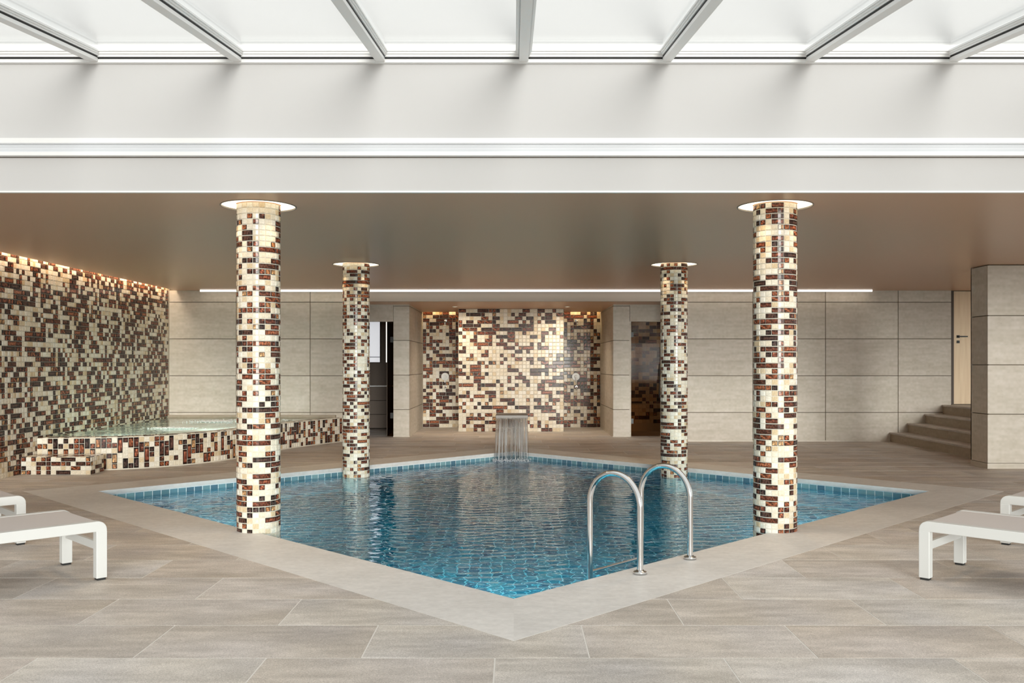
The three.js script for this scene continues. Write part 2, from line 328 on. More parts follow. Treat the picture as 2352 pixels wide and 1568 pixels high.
function buildPool() {
  const inner = POOL_IN + 0.028;                        // basin walls stand back under the coping
  const fl = struct('pool_floor', 'blue mosaic bottom of the square swimming pool', 'pool floor');
  part('grout_bed', prism(square(inner + 0.2), -POOL_DEPTH - 0.2, -POOL_DEPTH), M.poolGrout, fl);
  const spots = [];
  for (let i = -46; i <= 46; i++) for (let j = -46; j <= 46; j++) { const x = (i + 0.5) * POOL_PITCH, d = POOL_D + (j + 0.5) * POOL_PITCH; if (Math.abs(x) + Math.abs(d - POOL_D) > inner - 0.07) continue; spots.push({ pos: V(x, -POOL_DEPTH - 0.002, d), normal: Y, tangent: X }); }
  poolTiles(fl, spots, 300);
  const sides = [[1, 1, 'back right'], [-1, 1, 'back left'], [1, -1, 'front right'], [-1, -1, 'front left']];
  for (const [sx, sd, where] of sides) {
    const w = struct('pool_wall', `blue tiled pool basin wall under the ${where} coping`, 'pool wall');
    // from corner on the x axis to corner on the d axis
    const a = [sx * inner, POOL_D], b = [0, POOL_D + sd * inner], t = 0.2;
    part('grout_wall', prism([a, b, [0, POOL_D + sd * (inner + t * 1.414)], [sx * (inner + t * 1.414), POOL_D]], -POOL_DEPTH - 0.2, -0.047), M.poolGrout, w);
    const A = V(a[0], 0, a[1]), B = V(b[0], 0, b[1]), tan = B.clone().sub(A), L = tan.length(); tan.normalize();
    const n = V(-sx, 0, -sd).normalize(); const tt = new THREE.Vector3().crossVectors(Y, n).dot(tan) > 0 ? tan : tan.clone().negate(), O = tt === tan ? A : B;
    const list = []; const cnt = Math.floor(L / POOL_PITCH), o0 = (L - cnt * POOL_PITCH) / 2;
    for (let r = 0; r < 12; r++) for (let i = 0; i < cnt; i++) list.push({ pos: O.clone().addScaledVector(tt, o0 + (i + 0.5) * POOL_PITCH).add(new THREE.Vector3(0, -0.052 - (r + 0.5) * POOL_PITCH, 0)).addScaledVector(n, -0.001), normal: n, tangent: tt });
    poolTiles(w, list, sd > 0 ? 250 : 0);
  }
  const cop = struct('pool_coping', 'smooth pale grey stone coping framing the square pool', 'coping');
  for (const [sx, sd] of sides) {
    const o1 = [sx * POOL_OUT, POOL_D], o2 = [0, POOL_D + sd * POOL_OUT], i2 = [0, POOL_D + sd * POOL_IN], i1 = [sx * POOL_IN, POOL_D];
    const cuts = sd > 0 ? [0, 0.27, 1] : [0, 1];
    const L = (p, q, t) => [p[0] + (q[0] - p[0]) * t, p[1] + (q[1] - p[1]) * t];
    for (let k = 0; k + 1 < cuts.length; k++) {
      const e0 = k ? 0.0004 : 0, e1 = k + 2 < cuts.length ? 0.0004 : 0;
      const poly = [L(o1, o2, cuts[k] + e0), L(o1, o2, cuts[k + 1] - e1), L(i1, i2, cuts[k + 1] - e1), L(i1, i2, cuts[k] + e0)];
      part('coping_slab', prism(poly, -0.045, 0.0005, rnd(), rnd()), M.coping, cop);
    }
  }
  // unseen lamps added under water in the near basin walls to brighten the pool
  for (const sx of [-1, 1]) [0.2, 0.5, 0.8].forEach((t, k) => {
    const x = sx * inner * t, d = POOL_D - inner * (1 - t), n = V(-sx, 0, 1).normalize(), p = V(x, -0.62, d);
    const l = thing('added_pool_lamp', `added unseen round underwater lamp in the ${sx < 0 ? 'left' : 'right'} near basin wall, ${['closest to the front corner', 'in the middle', 'closest to the side corner'][k]}`, 'pool lamp', p, Math.atan2(n.x, n.z), 'added underwater pool lamps');
    part('rim', new THREE.TorusGeometry(0.1, 0.014, 10, 28).translate(0, 0, 0.012), M.steel, l);
    part('glowing_lens', new THREE.CylinderGeometry(0.095, 0.095, 0.012, 28).rotateX(Math.PI / 2).translate(0, 0, 0.012), M.whiteGlow, l);
    const q = p.clone().addScaledVector(n, 0.04); spotLight('added_pool_lamp_light', lin(0.86, 0.98, 1.0), 7.0, q, q.clone().addScaledVector(n, 1.6).add(new THREE.Vector3(0, -0.55, 0)), 1.35, 0.6, 3);
  });
  // water body with a rippled face
  reseed(91); const waves = [];
  for (let k = 0; k < 30; k++) { const short = k % 2 === 0, a = short ? Math.PI / 2 + (rnd() - 0.5) * 1.15 : rnd() * Math.PI * 2, l = short ? 0.075 + 0.085 * rnd() : 0.16 * Math.pow(6, Math.pow(rnd(), 1.4)), kk = 2 * Math.PI / l; const sl = (short ? 0.0145 : 0.0052) * (0.6 + 0.8 * rnd()); waves.push([Math.cos(a) * kk, Math.sin(a) * kk, sl / kk, rnd() * 6.28]); }
  const hw = inner - 0.001, N = 320, pos = new Float32Array((N + 1) * (N + 1) * 3), nor = new Float32Array(pos.length), idx = [];
  for (let j = 0; j <= N; j++) for (let i = 0; i <= N; i++) {
    const s = i / N, t = j / N, x = hw * (s - t), d = POOL_D - hw + hw * (s + t); let h = 0, gx = 0, gd = 0;
    for (const [kx, kd, A, p] of waves) { const q = kx * x + kd * d + p; h += A * Math.sin(q); gx += A * kx * Math.cos(q); gd += A * kd * Math.cos(q); }
    const r = Math.hypot(x - 0, d - 12.95), env = 0.010 * Math.exp(-r * 0.55), q = r * 42; h += env / 3 * Math.sin(q) / 14; const gr = env * 42 / 3 / 14 * Math.cos(q) * 8; gx += gr * x / (r + 0.05); gd += gr * (d - 12.95) / (r + 0.05);
    const k = 3 * (j * (N + 1) + i); pos[k] = x; pos[k + 1] = WATER_Y + h; pos[k + 2] = -d; const n = new THREE.Vector3(-gx, 1, gd).normalize(); nor[k] = n.x; nor[k + 1] = n.y; nor[k + 2] = n.z;
  }
  for (let j = 0; j < N; j++) for (let i = 0; i < N; i++) { const a = j * (N + 1) + i, b = a + 1, c = a + N + 1, e = c + 1; idx.push(a, b, e, a, e, c); }
  const P = [...pos], Q = [...nor]; const low = -POOL_DEPTH - 0.1;
  const addQuad = (a, b, c, e, n) => { const k = P.length / 3; for (const v of [a, b, c, e]) { P.push(...v); Q.push(...n); } idx.push(k, k + 1, k + 2, k, k + 2, k + 3); };
  const cn = square(hw).map(([x, d]) => [x, -d]);
  for (let k = 0; k < 4; k++) { const a = cn[k], b = cn[(k + 1) % 4], nx = (a[0] + b[0]) / 2, nz = (a[1] + b[1]) / 2 + POOL_D, l = Math.hypot(nx, nz); addQuad([a[0], low, a[1]], [b[0], low, b[1]], [b[0], WATER_Y, b[1]], [a[0], WATER_Y, a[1]], [nx / l, 0, nz / l]); }
  addQuad([cn[0][0], low, cn[0][1]], [cn[3][0], low, cn[3][1]], [cn[2][0], low, cn[2][1]], [cn[1][0], low, cn[1][1]], [0, -1, 0]);
  const g = new THREE.BufferGeometry(); g.setAttribute('position', new THREE.Float32BufferAttribute(P, 3)); g.setAttribute('normal', new THREE.Float32BufferAttribute(Q, 3)); g.setIndex(idx);
  const w = part('pool_water', g, M.water, scene); w.castShadow = false; tag(w, 'clear rippled blue water filling the square pool', 'water', null, 'stuff');
}
buildPool();

// ---------------------------------------------------------------- ceilings, roof, upper wall, glass roof
function buildCeiling() {
  const s = new THREE.Shape(); const pts = [[LEFT + 0.12, LIP + 0.021], [RIGHT, LIP + 0.021], [RIGHT, BACK + 0.02], [LEFT + 0.12, BACK + 0.02]]; pts.forEach((p, k) => k ? s.lineTo(...p) : s.moveTo(...p)); s.closePath();
  for (const c of COLS) { const h = new THREE.Path(); h.absarc(c.x, c.d, RING_R, 0, Math.PI * 2, true); s.holes.push(h); }
  const g = new THREE.ExtrudeGeometry(s, { depth: 0.18, bevelEnabled: false, curveSegments: 48 });
  g.rotateX(-Math.PI / 2); g.translate(0, CEIL, 0);      // shape y becomes -z
  const c = part('ceiling', g, M.ceiling, scene); tag(c, 'low satin taupe ceiling over the pool with round cut-outs for the columns', 'ceiling', null, 'structure');
  const a = part('ceiling', box(-2.8, 2.8, 2.38, 2.55, BACK, 18.62), M.ceiling, scene); a.name = numbered('ceiling_alcove'); tag(a, 'dropped flat ceiling over the shower alcove', 'ceiling', null, 'structure');
  const b = part('trim_2', box(-2.8, 2.8, 2.365, 2.545, BACK - 0.03, BACK + 0.02), M.taupe, scene); tag(b, 'plain bulkhead above the shower alcove, under the light line, ceiling paint darkened in place of shade', 'bulkhead', null, 'structure');
  const r = part('roof', merge([box(LEFT - 0.2, RIGHT + 0.2, CEIL + 0.181, CEIL + 0.33, LIP + 0.02, 19.6)]), M.plaster, scene); tag(r, 'roof slab above the low ceiling', 'roof', null, 'structure');
}
buildCeiling();

function buildUpperWall() {
  const w = struct('wall_back_upper', 'plain off-white upper wall between low ceiling and glass roof', 'wall');
  part('face', box(LEFT, RIGHT, CEIL + 0.01, 3.62, LIP, LIP + 0.2), M.plaster, w);
  part('edge_strip', box(LEFT, RIGHT, CEIL - 0.004, CEIL + 0.008, LIP - 0.012, LIP + 0.02), M.whiteMetal, w);
  const t = struct('trim_1', 'white ribbed metal rail running along the off-white upper wall', 'rail');
  part('upper_lip', box(LEFT, RIGHT, 2.893, 2.93, LIP - 0.055, LIP), M.whiteMetal, t);
  part('web', box(LEFT, RIGHT, 2.83, 2.893, LIP - 0.035, LIP), M.trimMetal, t);
  part('groove_bead', merge([box(LEFT, RIGHT, 2.888, 2.8925, LIP - 0.05, LIP), box(LEFT, RIGHT, 2.868, 2.871, LIP - 0.038, LIP), box(LEFT, RIGHT, 2.846, 2.849, LIP - 0.038, LIP)]), M.trimMetal, t);
  part('lower_lip', box(LEFT, RIGHT, 2.805, 2.83, LIP - 0.055, LIP), M.whiteMetal, t);
  part('shadow_gap', box(LEFT, RIGHT, 2.8, 2.804, LIP - 0.004, LIP), M.joint, t);
}
buildUpperWall();

function buildGlassRoof() {
  const g = struct('window_1', 'sloping white framed glass roof of wide panes over the front hall', 'skylight');
  const dA = LIP - 0.005, dB = REAR - 0.2, pitch = Math.atan(ROOF_S), len = (dA - dB) / Math.cos(pitch);
  // a bar along the slope: x centre, width, and height range measured from the roof line
  const bar = (x, w, h0, h1, l = len) => { const b = new THREE.BoxGeometry(w, h1 - h0, l); b.translate(0, (h0 + h1) / 2, 0); b.rotateX(pitch); b.translate(x, (roofY(dA) + roofY(dB)) / 2, -(dA + dB) / 2); return b; };
  const xs = []; for (let k = -6; k <= 9; k++) { const x = 0.072 + 1.035 * k; if (x > LEFT + 0.05 && x < RIGHT - 0.05) xs.push(x); }
  for (const x of xs) {
    const m = part('rafter', bar(x, 0.066, 0, 0.024), M.whiteMetal, g);
    part('gasket', bar(x, 0.068, 0.024, 0.037), M.gasket, m);
    part('step_frame', merge([bar(x, 0.084, 0.037, 0.05), bar(x, 0.1, 0.05, 0.062), bar(x, 0.116, 0.062, 0.074)]), M.whiteMetal, m);
  }
  const ends = [LEFT, ...xs, RIGHT];
  for (let k = 0; k + 1 < ends.length; k++) { const p = part('pane', bar((ends[k] + ends[k + 1]) / 2, ends[k + 1] - ends[k] - 0.02, 0.076, 0.086), M.skyGlass, g); p.castShadow = false; }
  // head rail against the upper wall
  const hy = roofY(dA);
  part('head_rail', box(LEFT, RIGHT, hy - 0.012, hy + 0.012, dA - 0.03, dA + 0.005), M.whiteMetal, g);
  part('head_gasket', box(LEFT, RIGHT, hy + 0.012, hy + 0.026, dA - 0.034, dA + 0.005), M.gasket, g);
  part('head_step', merge([box(LEFT, RIGHT, hy + 0.024, hy + 0.042, dA - 0.045, dA + 0.005), box(LEFT, RIGHT, hy + 0.042, hy + 0.056, dA - 0.06, dA + 0.005), box(LEFT, RIGHT, hy + 0.056, hy + 0.07, dA - 0.075, dA + 0.005)]), M.whiteMetal, g);
}
buildGlassRoof();

// ---------------------------------------------------------------- walls that close the hall outside the frame
function buildShell() {
  const l = part('wall_left_front', box(LEFT - 0.2, LEFT, -0.2, 3.7, REAR - 0.2, 8.46), M.plaster, scene); tag(l, 'plain off-white side wall of the front hall on the lounger side', 'wall', null, 'structure');
  const r = struct('wall_right_outer', 'plain off-white outer wall with the staircase window', 'wall');
  part('face', merge([box(RIGHT, RIGHT + 0.2, -0.2, 0.1, REAR - 0.2, 11.2), box(RIGHT, RIGHT + 0.2, -0.2, 3.7, 11.2, 12.35), box(RIGHT, RIGHT + 0.2, 2.45, 3.7, LIP - 0.2, 11.2), box(RIGHT, RIGHT + 0.2, -0.2, 1.35, 12.35, 14.95), box(RIGHT, RIGHT + 0.2, 2.48, 2.9, 12.35, 14.95), box(RIGHT, RIGHT + 0.2, -0.2, 2.9, 14.95, 19.6)]), M.plaster, r);
  const sw = struct('window_2', 'white framed window lighting the staircase landing', 'window');
  part('window_frame', merge([box(RIGHT + 0.06, RIGHT + 0.13, 1.35, 1.4, 12.35, 14.95), box(RIGHT + 0.06, RIGHT + 0.13, 2.43, 2.48, 12.35, 14.95), box(RIGHT + 0.06, RIGHT + 0.13, 1.4, 2.43, 12.35, 12.4), box(RIGHT + 0.06, RIGHT + 0.13, 1.4, 2.43, 14.9, 14.95)]), M.whiteMetal, sw);
  part('pane', box(RIGHT + 0.09, RIGHT + 0.1, 1.4, 2.43, 12.4, 14.9), M.clearGlass, sw);
  const sg = struct('window_3', 'white framed glazed side wall of the front hall beside the loungers', 'window');
  const dn = 10, dw = (11.2 - REAR) / dn, topAt = d => d >= LIP - 0.2 ? 2.45 : roofY(d) - 0.02;
  for (let k = 0; k <= dn; k++) { const d = REAR + k * dw; part('post', box(RIGHT + 0.05, RIGHT + 0.15, 0.1, topAt(d), d - 0.04, d + 0.04), M.whiteMetal, sg); }
  for (let k = 0; k < dn; k++) { const d0 = REAR + k * dw + 0.04, d1 = d0 + dw - 0.08; const g = new THREE.Shape([[-d1, 0.1], [-d0, 0.1], [-d0, topAt(d0)], [-d1, topAt(d1 > LIP - 0.2 && d0 < LIP - 0.2 ? LIP - 0.3 : d1)]].map(p => new THREE.Vector2(...p))); const e = new THREE.ExtrudeGeometry(g, { depth: 0.01, bevelEnabled: false }); e.rotateY(-Math.PI / 2); e.scale(1, 1, 1); const q = e.attributes.position; for (let i = 0; i < q.count; i++) q.setXYZ(i, RIGHT + 0.1 + q.getX(i), q.getY(i), q.getZ(i)); part('pane', e, M.clearGlass, sg); }
  const b = struct('wall_rear', 'white framed glazed wall behind the viewer', 'wall');
  const yTop = roofY(REAR), n = 7, w = (RIGHT - LEFT) / n;
  part('plinth', box(LEFT, RIGHT, -0.2, 0.12, REAR - 0.15, REAR), M.plaster, b);
  part('head', box(LEFT, RIGHT, yTop - 0.12, yTop + 0.1, REAR - 0.15, REAR), M.whiteMetal, b);
  for (let k = 0; k <= n; k++) part('post', box(LEFT + k * w - 0.05, LEFT + k * w + 0.05, 0.12, yTop - 0.12, REAR - 0.12, REAR - 0.02), M.whiteMetal, b);
  for (let k = 0; k < n; k++) part('pane', box(LEFT + k * w + 0.05, LEFT + (k + 1) * w - 0.05, 0.12, yTop - 0.12, REAR - 0.08, REAR - 0.07), M.clearGlass, b);
  const gr = part('terrace_ground', merge([box(-40, 60, -0.5, -0.22, -60, REAR - 0.2), box(RIGHT + 0.21, 60, -0.5, -0.22, REAR - 0.2, 40)]), M.ground, scene); tag(gr, 'pale paved terrace outside the glazed walls', 'ground', null, 'structure');
  const e = part('wall_back_end', box(LEFT - 0.2, RIGHT + 0.2, -0.2, 2.9, 19.4, 19.6), M.plaster, scene); tag(e, 'rear end wall behind the shower rooms', 'wall', null, 'structure');
}
buildShell();

// ---------------------------------------------------------------- left mosaic wall with its cove light
function buildLeftWall() {
  const g = struct('wall_left', 'long side wall of brown, amber and cream mosaic beside the hot tub', 'wall');
  part('backing', box(LEFT - 0.2, LEFT - 0.004, -0.2, 2.9, 8.46, 19.4), M.mosaicGrout, g);
  const P = 0.0605, rows = 44, cols = Math.floor((BACK - 8.48) / P);
  mosaic(g, cols, rows, P, P, 0.004, 101, planeAt(V(LEFT - 0.004, 0.002, 8.48 + cols * P), Z.clone(), Y, X, P, P), { dark: 0.44 });
  const c = struct('cove_light', 'hidden warm light strip in the slot along the left mosaic wall', 'light strip'); c.userData.kind = 'thing';
  part('glowing_strip', box(LEFT + 0.02, LEFT + 0.1, CEIL + 0.15, CEIL + 0.17, 8.5, BACK - 0.05), M.warmGlow, c);
  areaLight('cove_lamp', SOFT, 15, 0.08, 6.7, V(LEFT + 0.06, CEIL + 0.145, 11.85), V(LEFT + 0.06, 0, 11.85)).up.set(0, 0, 1);
}
buildLeftWall();

// ---------------------------------------------------------------- stone slab walls
function slabWall(g, x0, x1, y0, y1, face, vJoints, hJoints, thick = 0.02, gap = 0.0055) {   // panels on a wall facing the viewer
  const xs = [x0, ...vJoints.filter(v => v > x0 + 0.02 && v < x1 - 0.02), x1], ys = [y0, ...hJoints.filter(v => v > y0 + 0.02 && v < y1 - 0.02), y1];
  for (let i = 0; i + 1 < xs.length; i++) for (let j = 0; j + 1 < ys.length; j++) {
    const b = box(xs[i] + (i ? gap : 0), xs[i + 1] - (i + 2 < xs.length ? gap : 0), ys[j] + (j ? gap : 0), ys[j + 1] - (j + 2 < ys.length ? gap : 0), face, face + thick);
    part('stone_panel', metreUV(b, rnd() * 2, rnd() * 2), M.stones[Math.floor(rnd() * 3)], g);
  }
}
function sideSlabs(g, face, out, d0, d1, y0, y1, dJoints, hJoints, thick = 0.02, gap = 0.0055) {   // panels on a wall facing along x; out = +1 or -1 is the way they face
  const ds = [d0, ...dJoints.filter(v => v > d0 + 0.02 && v < d1 - 0.02), d1], ys = [y0, ...hJoints.filter(v => v > y0 + 0.02 && v < y1 - 0.02), y1];
  for (let i = 0; i + 1 < ds.length; i++) for (let j = 0; j + 1 < ys.length; j++) {
    const b = box(Math.min(face, face - out * thick), Math.max(face, face - out * thick), ys[j] + (j ? gap : 0), ys[j + 1] - (j + 2 < ys.length ? gap : 0), ds[i] + (i ? gap : 0), ds[i + 1] - (i + 2 < ds.length ? gap : 0));
    part('stone_panel', metreUV(b, rnd() * 2, rnd() * 2), M.stones[Math.floor(rnd() * 3)], g);
  }
}
const HJ = [0.491, 1.111, 1.734, 2.354];
function buildStoneWalls() {
  reseed(111);
  const vj = []; for (let k = -3; k < 10; k++) vj.push(-3.44 + 1.2465 * k);
  const l = struct('wall_back_left', 'beige stone slab back wall behind the hot tub', 'wall');
  part('backing', box(LEFT, -2.8, -0.1, CEIL + 0.1, BACK + 0.016, BACK + 0.2), M.joint, l);
  slabWall(l, LEFT, -2.8, 0, CEIL, BACK, [-4.687, -3.44], HJ);
  sideSlabs(l, -2.8, 1, BACK, 16.3, 0, 2.38, [], HJ);
  const r = struct('wall_back_right', 'wide beige stone slab back wall left of the stairs', 'wall');
  part('backing', box(2.8, 7.37, -0.1, CEIL + 0.1, BACK + 0.016, BACK + 0.2), M.joint, r);
  slabWall(r, 2.8, 7.39, 0, CEIL, BACK, [4.04, 5.267, 6.495], HJ);
  sideSlabs(r, 2.8, -1, BACK, 16.3, 0, 2.38, [], HJ);
  for (const [name, x0, x1, label] of [['baseboard_left', LEFT, -2.8, 'thin pale strip at the foot of the stone wall behind the hot tub'], ['baseboard_right', 2.8, 6.35, 'thin pale strip at the foot of the stone wall left of the stairs']]) { const b = part(name, box(x0, x1, 0, 0.022, BACK - 0.008, BACK), M.stones[2], scene); tag(b, label, 'baseboard', null, 'structure'); }
  // door reveal and wall beyond the door
  const e = struct('wall_back_landing', 'plain wall round the pale wooden door on the stair landing', 'wall');
  part('reveal', box(7.375, 7.39, 0, CEIL, BACK + 0.02, BACK + 0.2), M.brownPanel, e);
  part('side', box(8.4, RIGHT, 0, CEIL, BACK, BACK + 0.2), M.plaster, e);
  part('back_fill', box(7.37, 8.42, 0, CEIL, BACK + 0.17, BACK + 0.25), M.darkTimber, e);
  // pier in front of the staircase
  const p = struct('wall_right', 'grey beige stone clad pier standing in front of the staircase', 'pier');
  const pj = [0.07, 0.68, 1.297, 1.912];
  part('backing', box(5.945, 6.44, 0, CEIL, 11.336, 11.72), M.joint, p);
  slabWall(p, 5.925, 6.46, 0.07, CEIL - 0.012, 11.32, [], pj);
  sideSlabs(p, 6.46, 1, 11.342, 11.74, 0.07, CEIL - 0.012, [], pj);
  sideSlabs(p, 5.925, -1, 11.342, 11.74, 0.07, CEIL - 0.012, [], pj);
  part('plinth', merge([box(5.921, 6.464, 0, 0.064, 11.316, 11.345), box(5.921, 5.945, 0, 0.064, 11.345, 11.74)]), M.stones[1], p);
  part('rear_face', box(5.925, 6.46, 0, CEIL, 11.722, 11.74), M.stones[1], p);
  // alcove piers and lintels, mirrored
  for (const [s, x0, x1, name, word] of [[-1, -1.88, -2.165, 'wall_alcove_left', 'left'], [1, 1.79, 2.085, 'wall_alcove_right', 'right']]) {
    const a = struct(name, `stone clad side wall and lintel of the shower alcove, ${word} side`, 'wall'), xa = Math.min(x0, x1), xb = Math.max(x0, x1);
    part('backing', box(xa + (s > 0 ? 0.016 : 0.004), xb - (s > 0 ? 0.004 : 0.016), 0, 2.38, 16.316, 18.8), M.joint, a);
    slabWall(a, xa, xb, 0, 2.38, 16.3, [], HJ);
    sideSlabs(a, x0, -s, 16.322, 18.74, 0, 2.38, [17.5], HJ);
    part('floor_strip', merge([box(xa - 0.004, xb + 0.004, 0, 0.014, 16.292, 16.3), box(Math.min(x0, x0 - s * 0.008), Math.max(x0, x0 - s * 0.008), 0, 0.014, 16.3, 18.74)]), M.stones[2], a);
    part('lintel', metreUV(box(Math.min(x1 + s * 0.006, s * 2.8), Math.max(x1 + s * 0.006, s * 2.8), 2.076, 2.38, 16.3, 16.45), 0.3, 0.7), M.stones[1], a);
    part('head_strip', box(Math.min(x0, s * 2.8), Math.max(x0, s * 2.8), 2.366, 2.379, 16.29, 16.3), M.stones[2], a);
  }
}
buildStoneWalls();

// ---------------------------------------------------------------- shower alcove: mosaic block, side niches, fittings
function buildAlcove() {
  const P = 0.0725;
  const b = thing('mosaic_screen', 'broad free-standing cream and brown mosaic wall behind the waterfall', 'mosaic wall'); b.userData.kind = 'structure';
  part('core', box(-1.07, 0.968, 0, 2.378, 17.566, 18.0), M.mosaicGrout, b);
  mosaic(b, 28, 33, (2.038) / 28, 2.378 / 33, 0.005, 121, planeAt(V(-1.07, 0, 17.566), X, Y, Z, 2.038 / 28, 2.378 / 33), { dark: 0.35 });
  for (const [x, n] of [[-1.07, -1], [0.968, 1]]) mosaic(b, 6, 33, P, 2.378 / 33, 0.005, 122 + n, planeAt(n > 0 ? V(x, 0, 17.566) : V(x, 0, 17.566 + 6 * P), n > 0 ? Z.clone().negate() : Z.clone(), Y, X.clone().multiplyScalar(n), P, 2.378 / 33), { most: 0 });
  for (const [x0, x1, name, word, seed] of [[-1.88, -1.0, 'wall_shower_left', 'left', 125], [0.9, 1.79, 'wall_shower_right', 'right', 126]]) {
    const w = struct(name, `mosaic shower wall with recess shade put into darker tiles, set back ${word} of the broad mosaic wall`, 'wall');
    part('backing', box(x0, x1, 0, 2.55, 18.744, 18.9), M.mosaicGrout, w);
    const c = Math.ceil((x1 - x0) / P); mosaic(w, c, 35, (x1 - x0) / c, P, 0.005, seed, planeAt(V(x0, 0.003, 18.744), X, Y, Z, (x1 - x0) / c, P), { dark: 0.52 });  // extra dark pieces stand in for the shade of the recess
    const g = thing('cove_light', `warm light slot above the ${word} shower niche`, 'light strip');
    part('glowing_strip', box(x0 + 0.02, x1 - 0.02, 2.5, 2.515, 18.65, 18.72), M.warmGlow, g);
    areaLight('niche_lamp', lin(1.0, 0.74, 0.36), 11, 0.82, 0.07, V((x0 + x1) / 2, 2.495, 18.685), V((x0 + x1) / 2, 0, 18.685)).up.set(0, 0, 1);
  }
  part('core_infill', box(-1.0, 0.9, 0, 2.55, 18.744, 18.9), M.mosaicGrout, b);
  for (const [x, word] of [[-1.42, 'left'], [1.285, 'right']]) {
    const m = thing('shower_mixer', `round white shower mixer on the ${word} mosaic niche wall`, 'shower mixer', V(x, 1.05, 18.74), 0, 'shower mixers');
    const disc = new THREE.CylinderGeometry(0.078, 0.082, 0.014, 32); disc.rotateX(Math.PI / 2); disc.translate(0, 0, 0.012); part('plate', disc, M.whiteFitting, m);
    const hub = new THREE.CylinderGeometry(0.026, 0.03, 0.05, 20); hub.rotateX(Math.PI / 2); hub.translate(0, 0, 0.04); const hb = part('hub', hub, M.whiteFitting, m);
    const lev = new RoundedBoxGeometry(0.028, 0.13, 0.02, 2, 0.008); lev.rotateX(-0.12); lev.translate(0, -0.055, 0.062); part('lever', lev, M.whiteFitting, hb);
    const h = thing('rain_shower', `chrome rain shower head over the ${word} niche`, 'shower head', V(x + 0.01, 2.09, 18.74), 0, 'rain shower heads');
    const arm = new THREE.TubeGeometry(new THREE.CatmullRomCurve3([new THREE.Vector3(0, 0.12, 0), new THREE.Vector3(0, 0.125, 0.12), new THREE.Vector3(0, 0.1, 0.19), new THREE.Vector3(0, 0.02, 0.2)]), 16, 0.011, 10); part('arm', arm, M.steel, h);
    const hd = new THREE.LatheGeometry([[0, 0.03], [0.02, 0.028], [0.03, 0.018], [0.1, 0.012], [0.105, 0.006], [0.1, 0], [0, 0]].map(p => new THREE.Vector2(...p)), 32); hd.translate(0, 0, 0.2); part('head', hd, M.steel, h);
    const ros = new THREE.CylinderGeometry(0.03, 0.03, 0.012, 24); ros.rotateX(Math.PI / 2); ros.translate(0, 0.12, 0.012); part('rosette', ros, M.steel, h);
    const hz = thing('body_jet', `small chrome outlet below the mixer in the ${word} niche`, 'shower jet', V(x + 0.01, 0.84, 18.74), 0, 'body jets');
    const e = new THREE.TubeGeometry(new THREE.CatmullRomCurve3([new THREE.Vector3(0, 0, 0), new THREE.Vector3(0, 0, 0.05), new THREE.Vector3(0, -0.03, 0.065), new THREE.Vector3(0, -0.07, 0.065)]), 12, 0.012, 10); part('elbow', e, M.steel, hz);
    const rs = new THREE.CylinderGeometry(0.024, 0.024, 0.01, 20); rs.rotateX(Math.PI / 2); rs.translate(0, 0, 0.01); part('rosette', rs, M.steel, hz);
  }
  for (const [x, word] of [[-1.1, 'left'], [1.0, 'right']]) {
    const d = thing('ceiling_downlight', `small round downlight in the alcove ceiling at the ${word} edge of the mosaic wall`, 'downlight', V(x, 2.38, 16.9), 0, 'alcove downlights');
    const rg = new THREE.LatheGeometry([[0.034, 0.002], [0.034, -0.006], [0.05, -0.006], [0.05, 0.002]].map(p => new THREE.Vector2(...p)), 28); part('rim', rg, M.whiteMetal, d);
    const le = new THREE.CylinderGeometry(0.034, 0.034, 0.004, 24); le.translate(0, -0.003, 0); part('lens', le, M.warmGlow, d);
    const s = new THREE.SpotLight(SOFT, 5.5, 0, 1.25, 1.0, 2); s.name = 'downlight_lamp'; s.position.copy(V(x, 2.365, 16.9)); s.target.position.copy(V(x * 0.5, 0.2, 17.5)); s.castShadow = true; s.shadow.radius = 1.5; scene.add(s, s.target);
  }
}
buildAlcove();

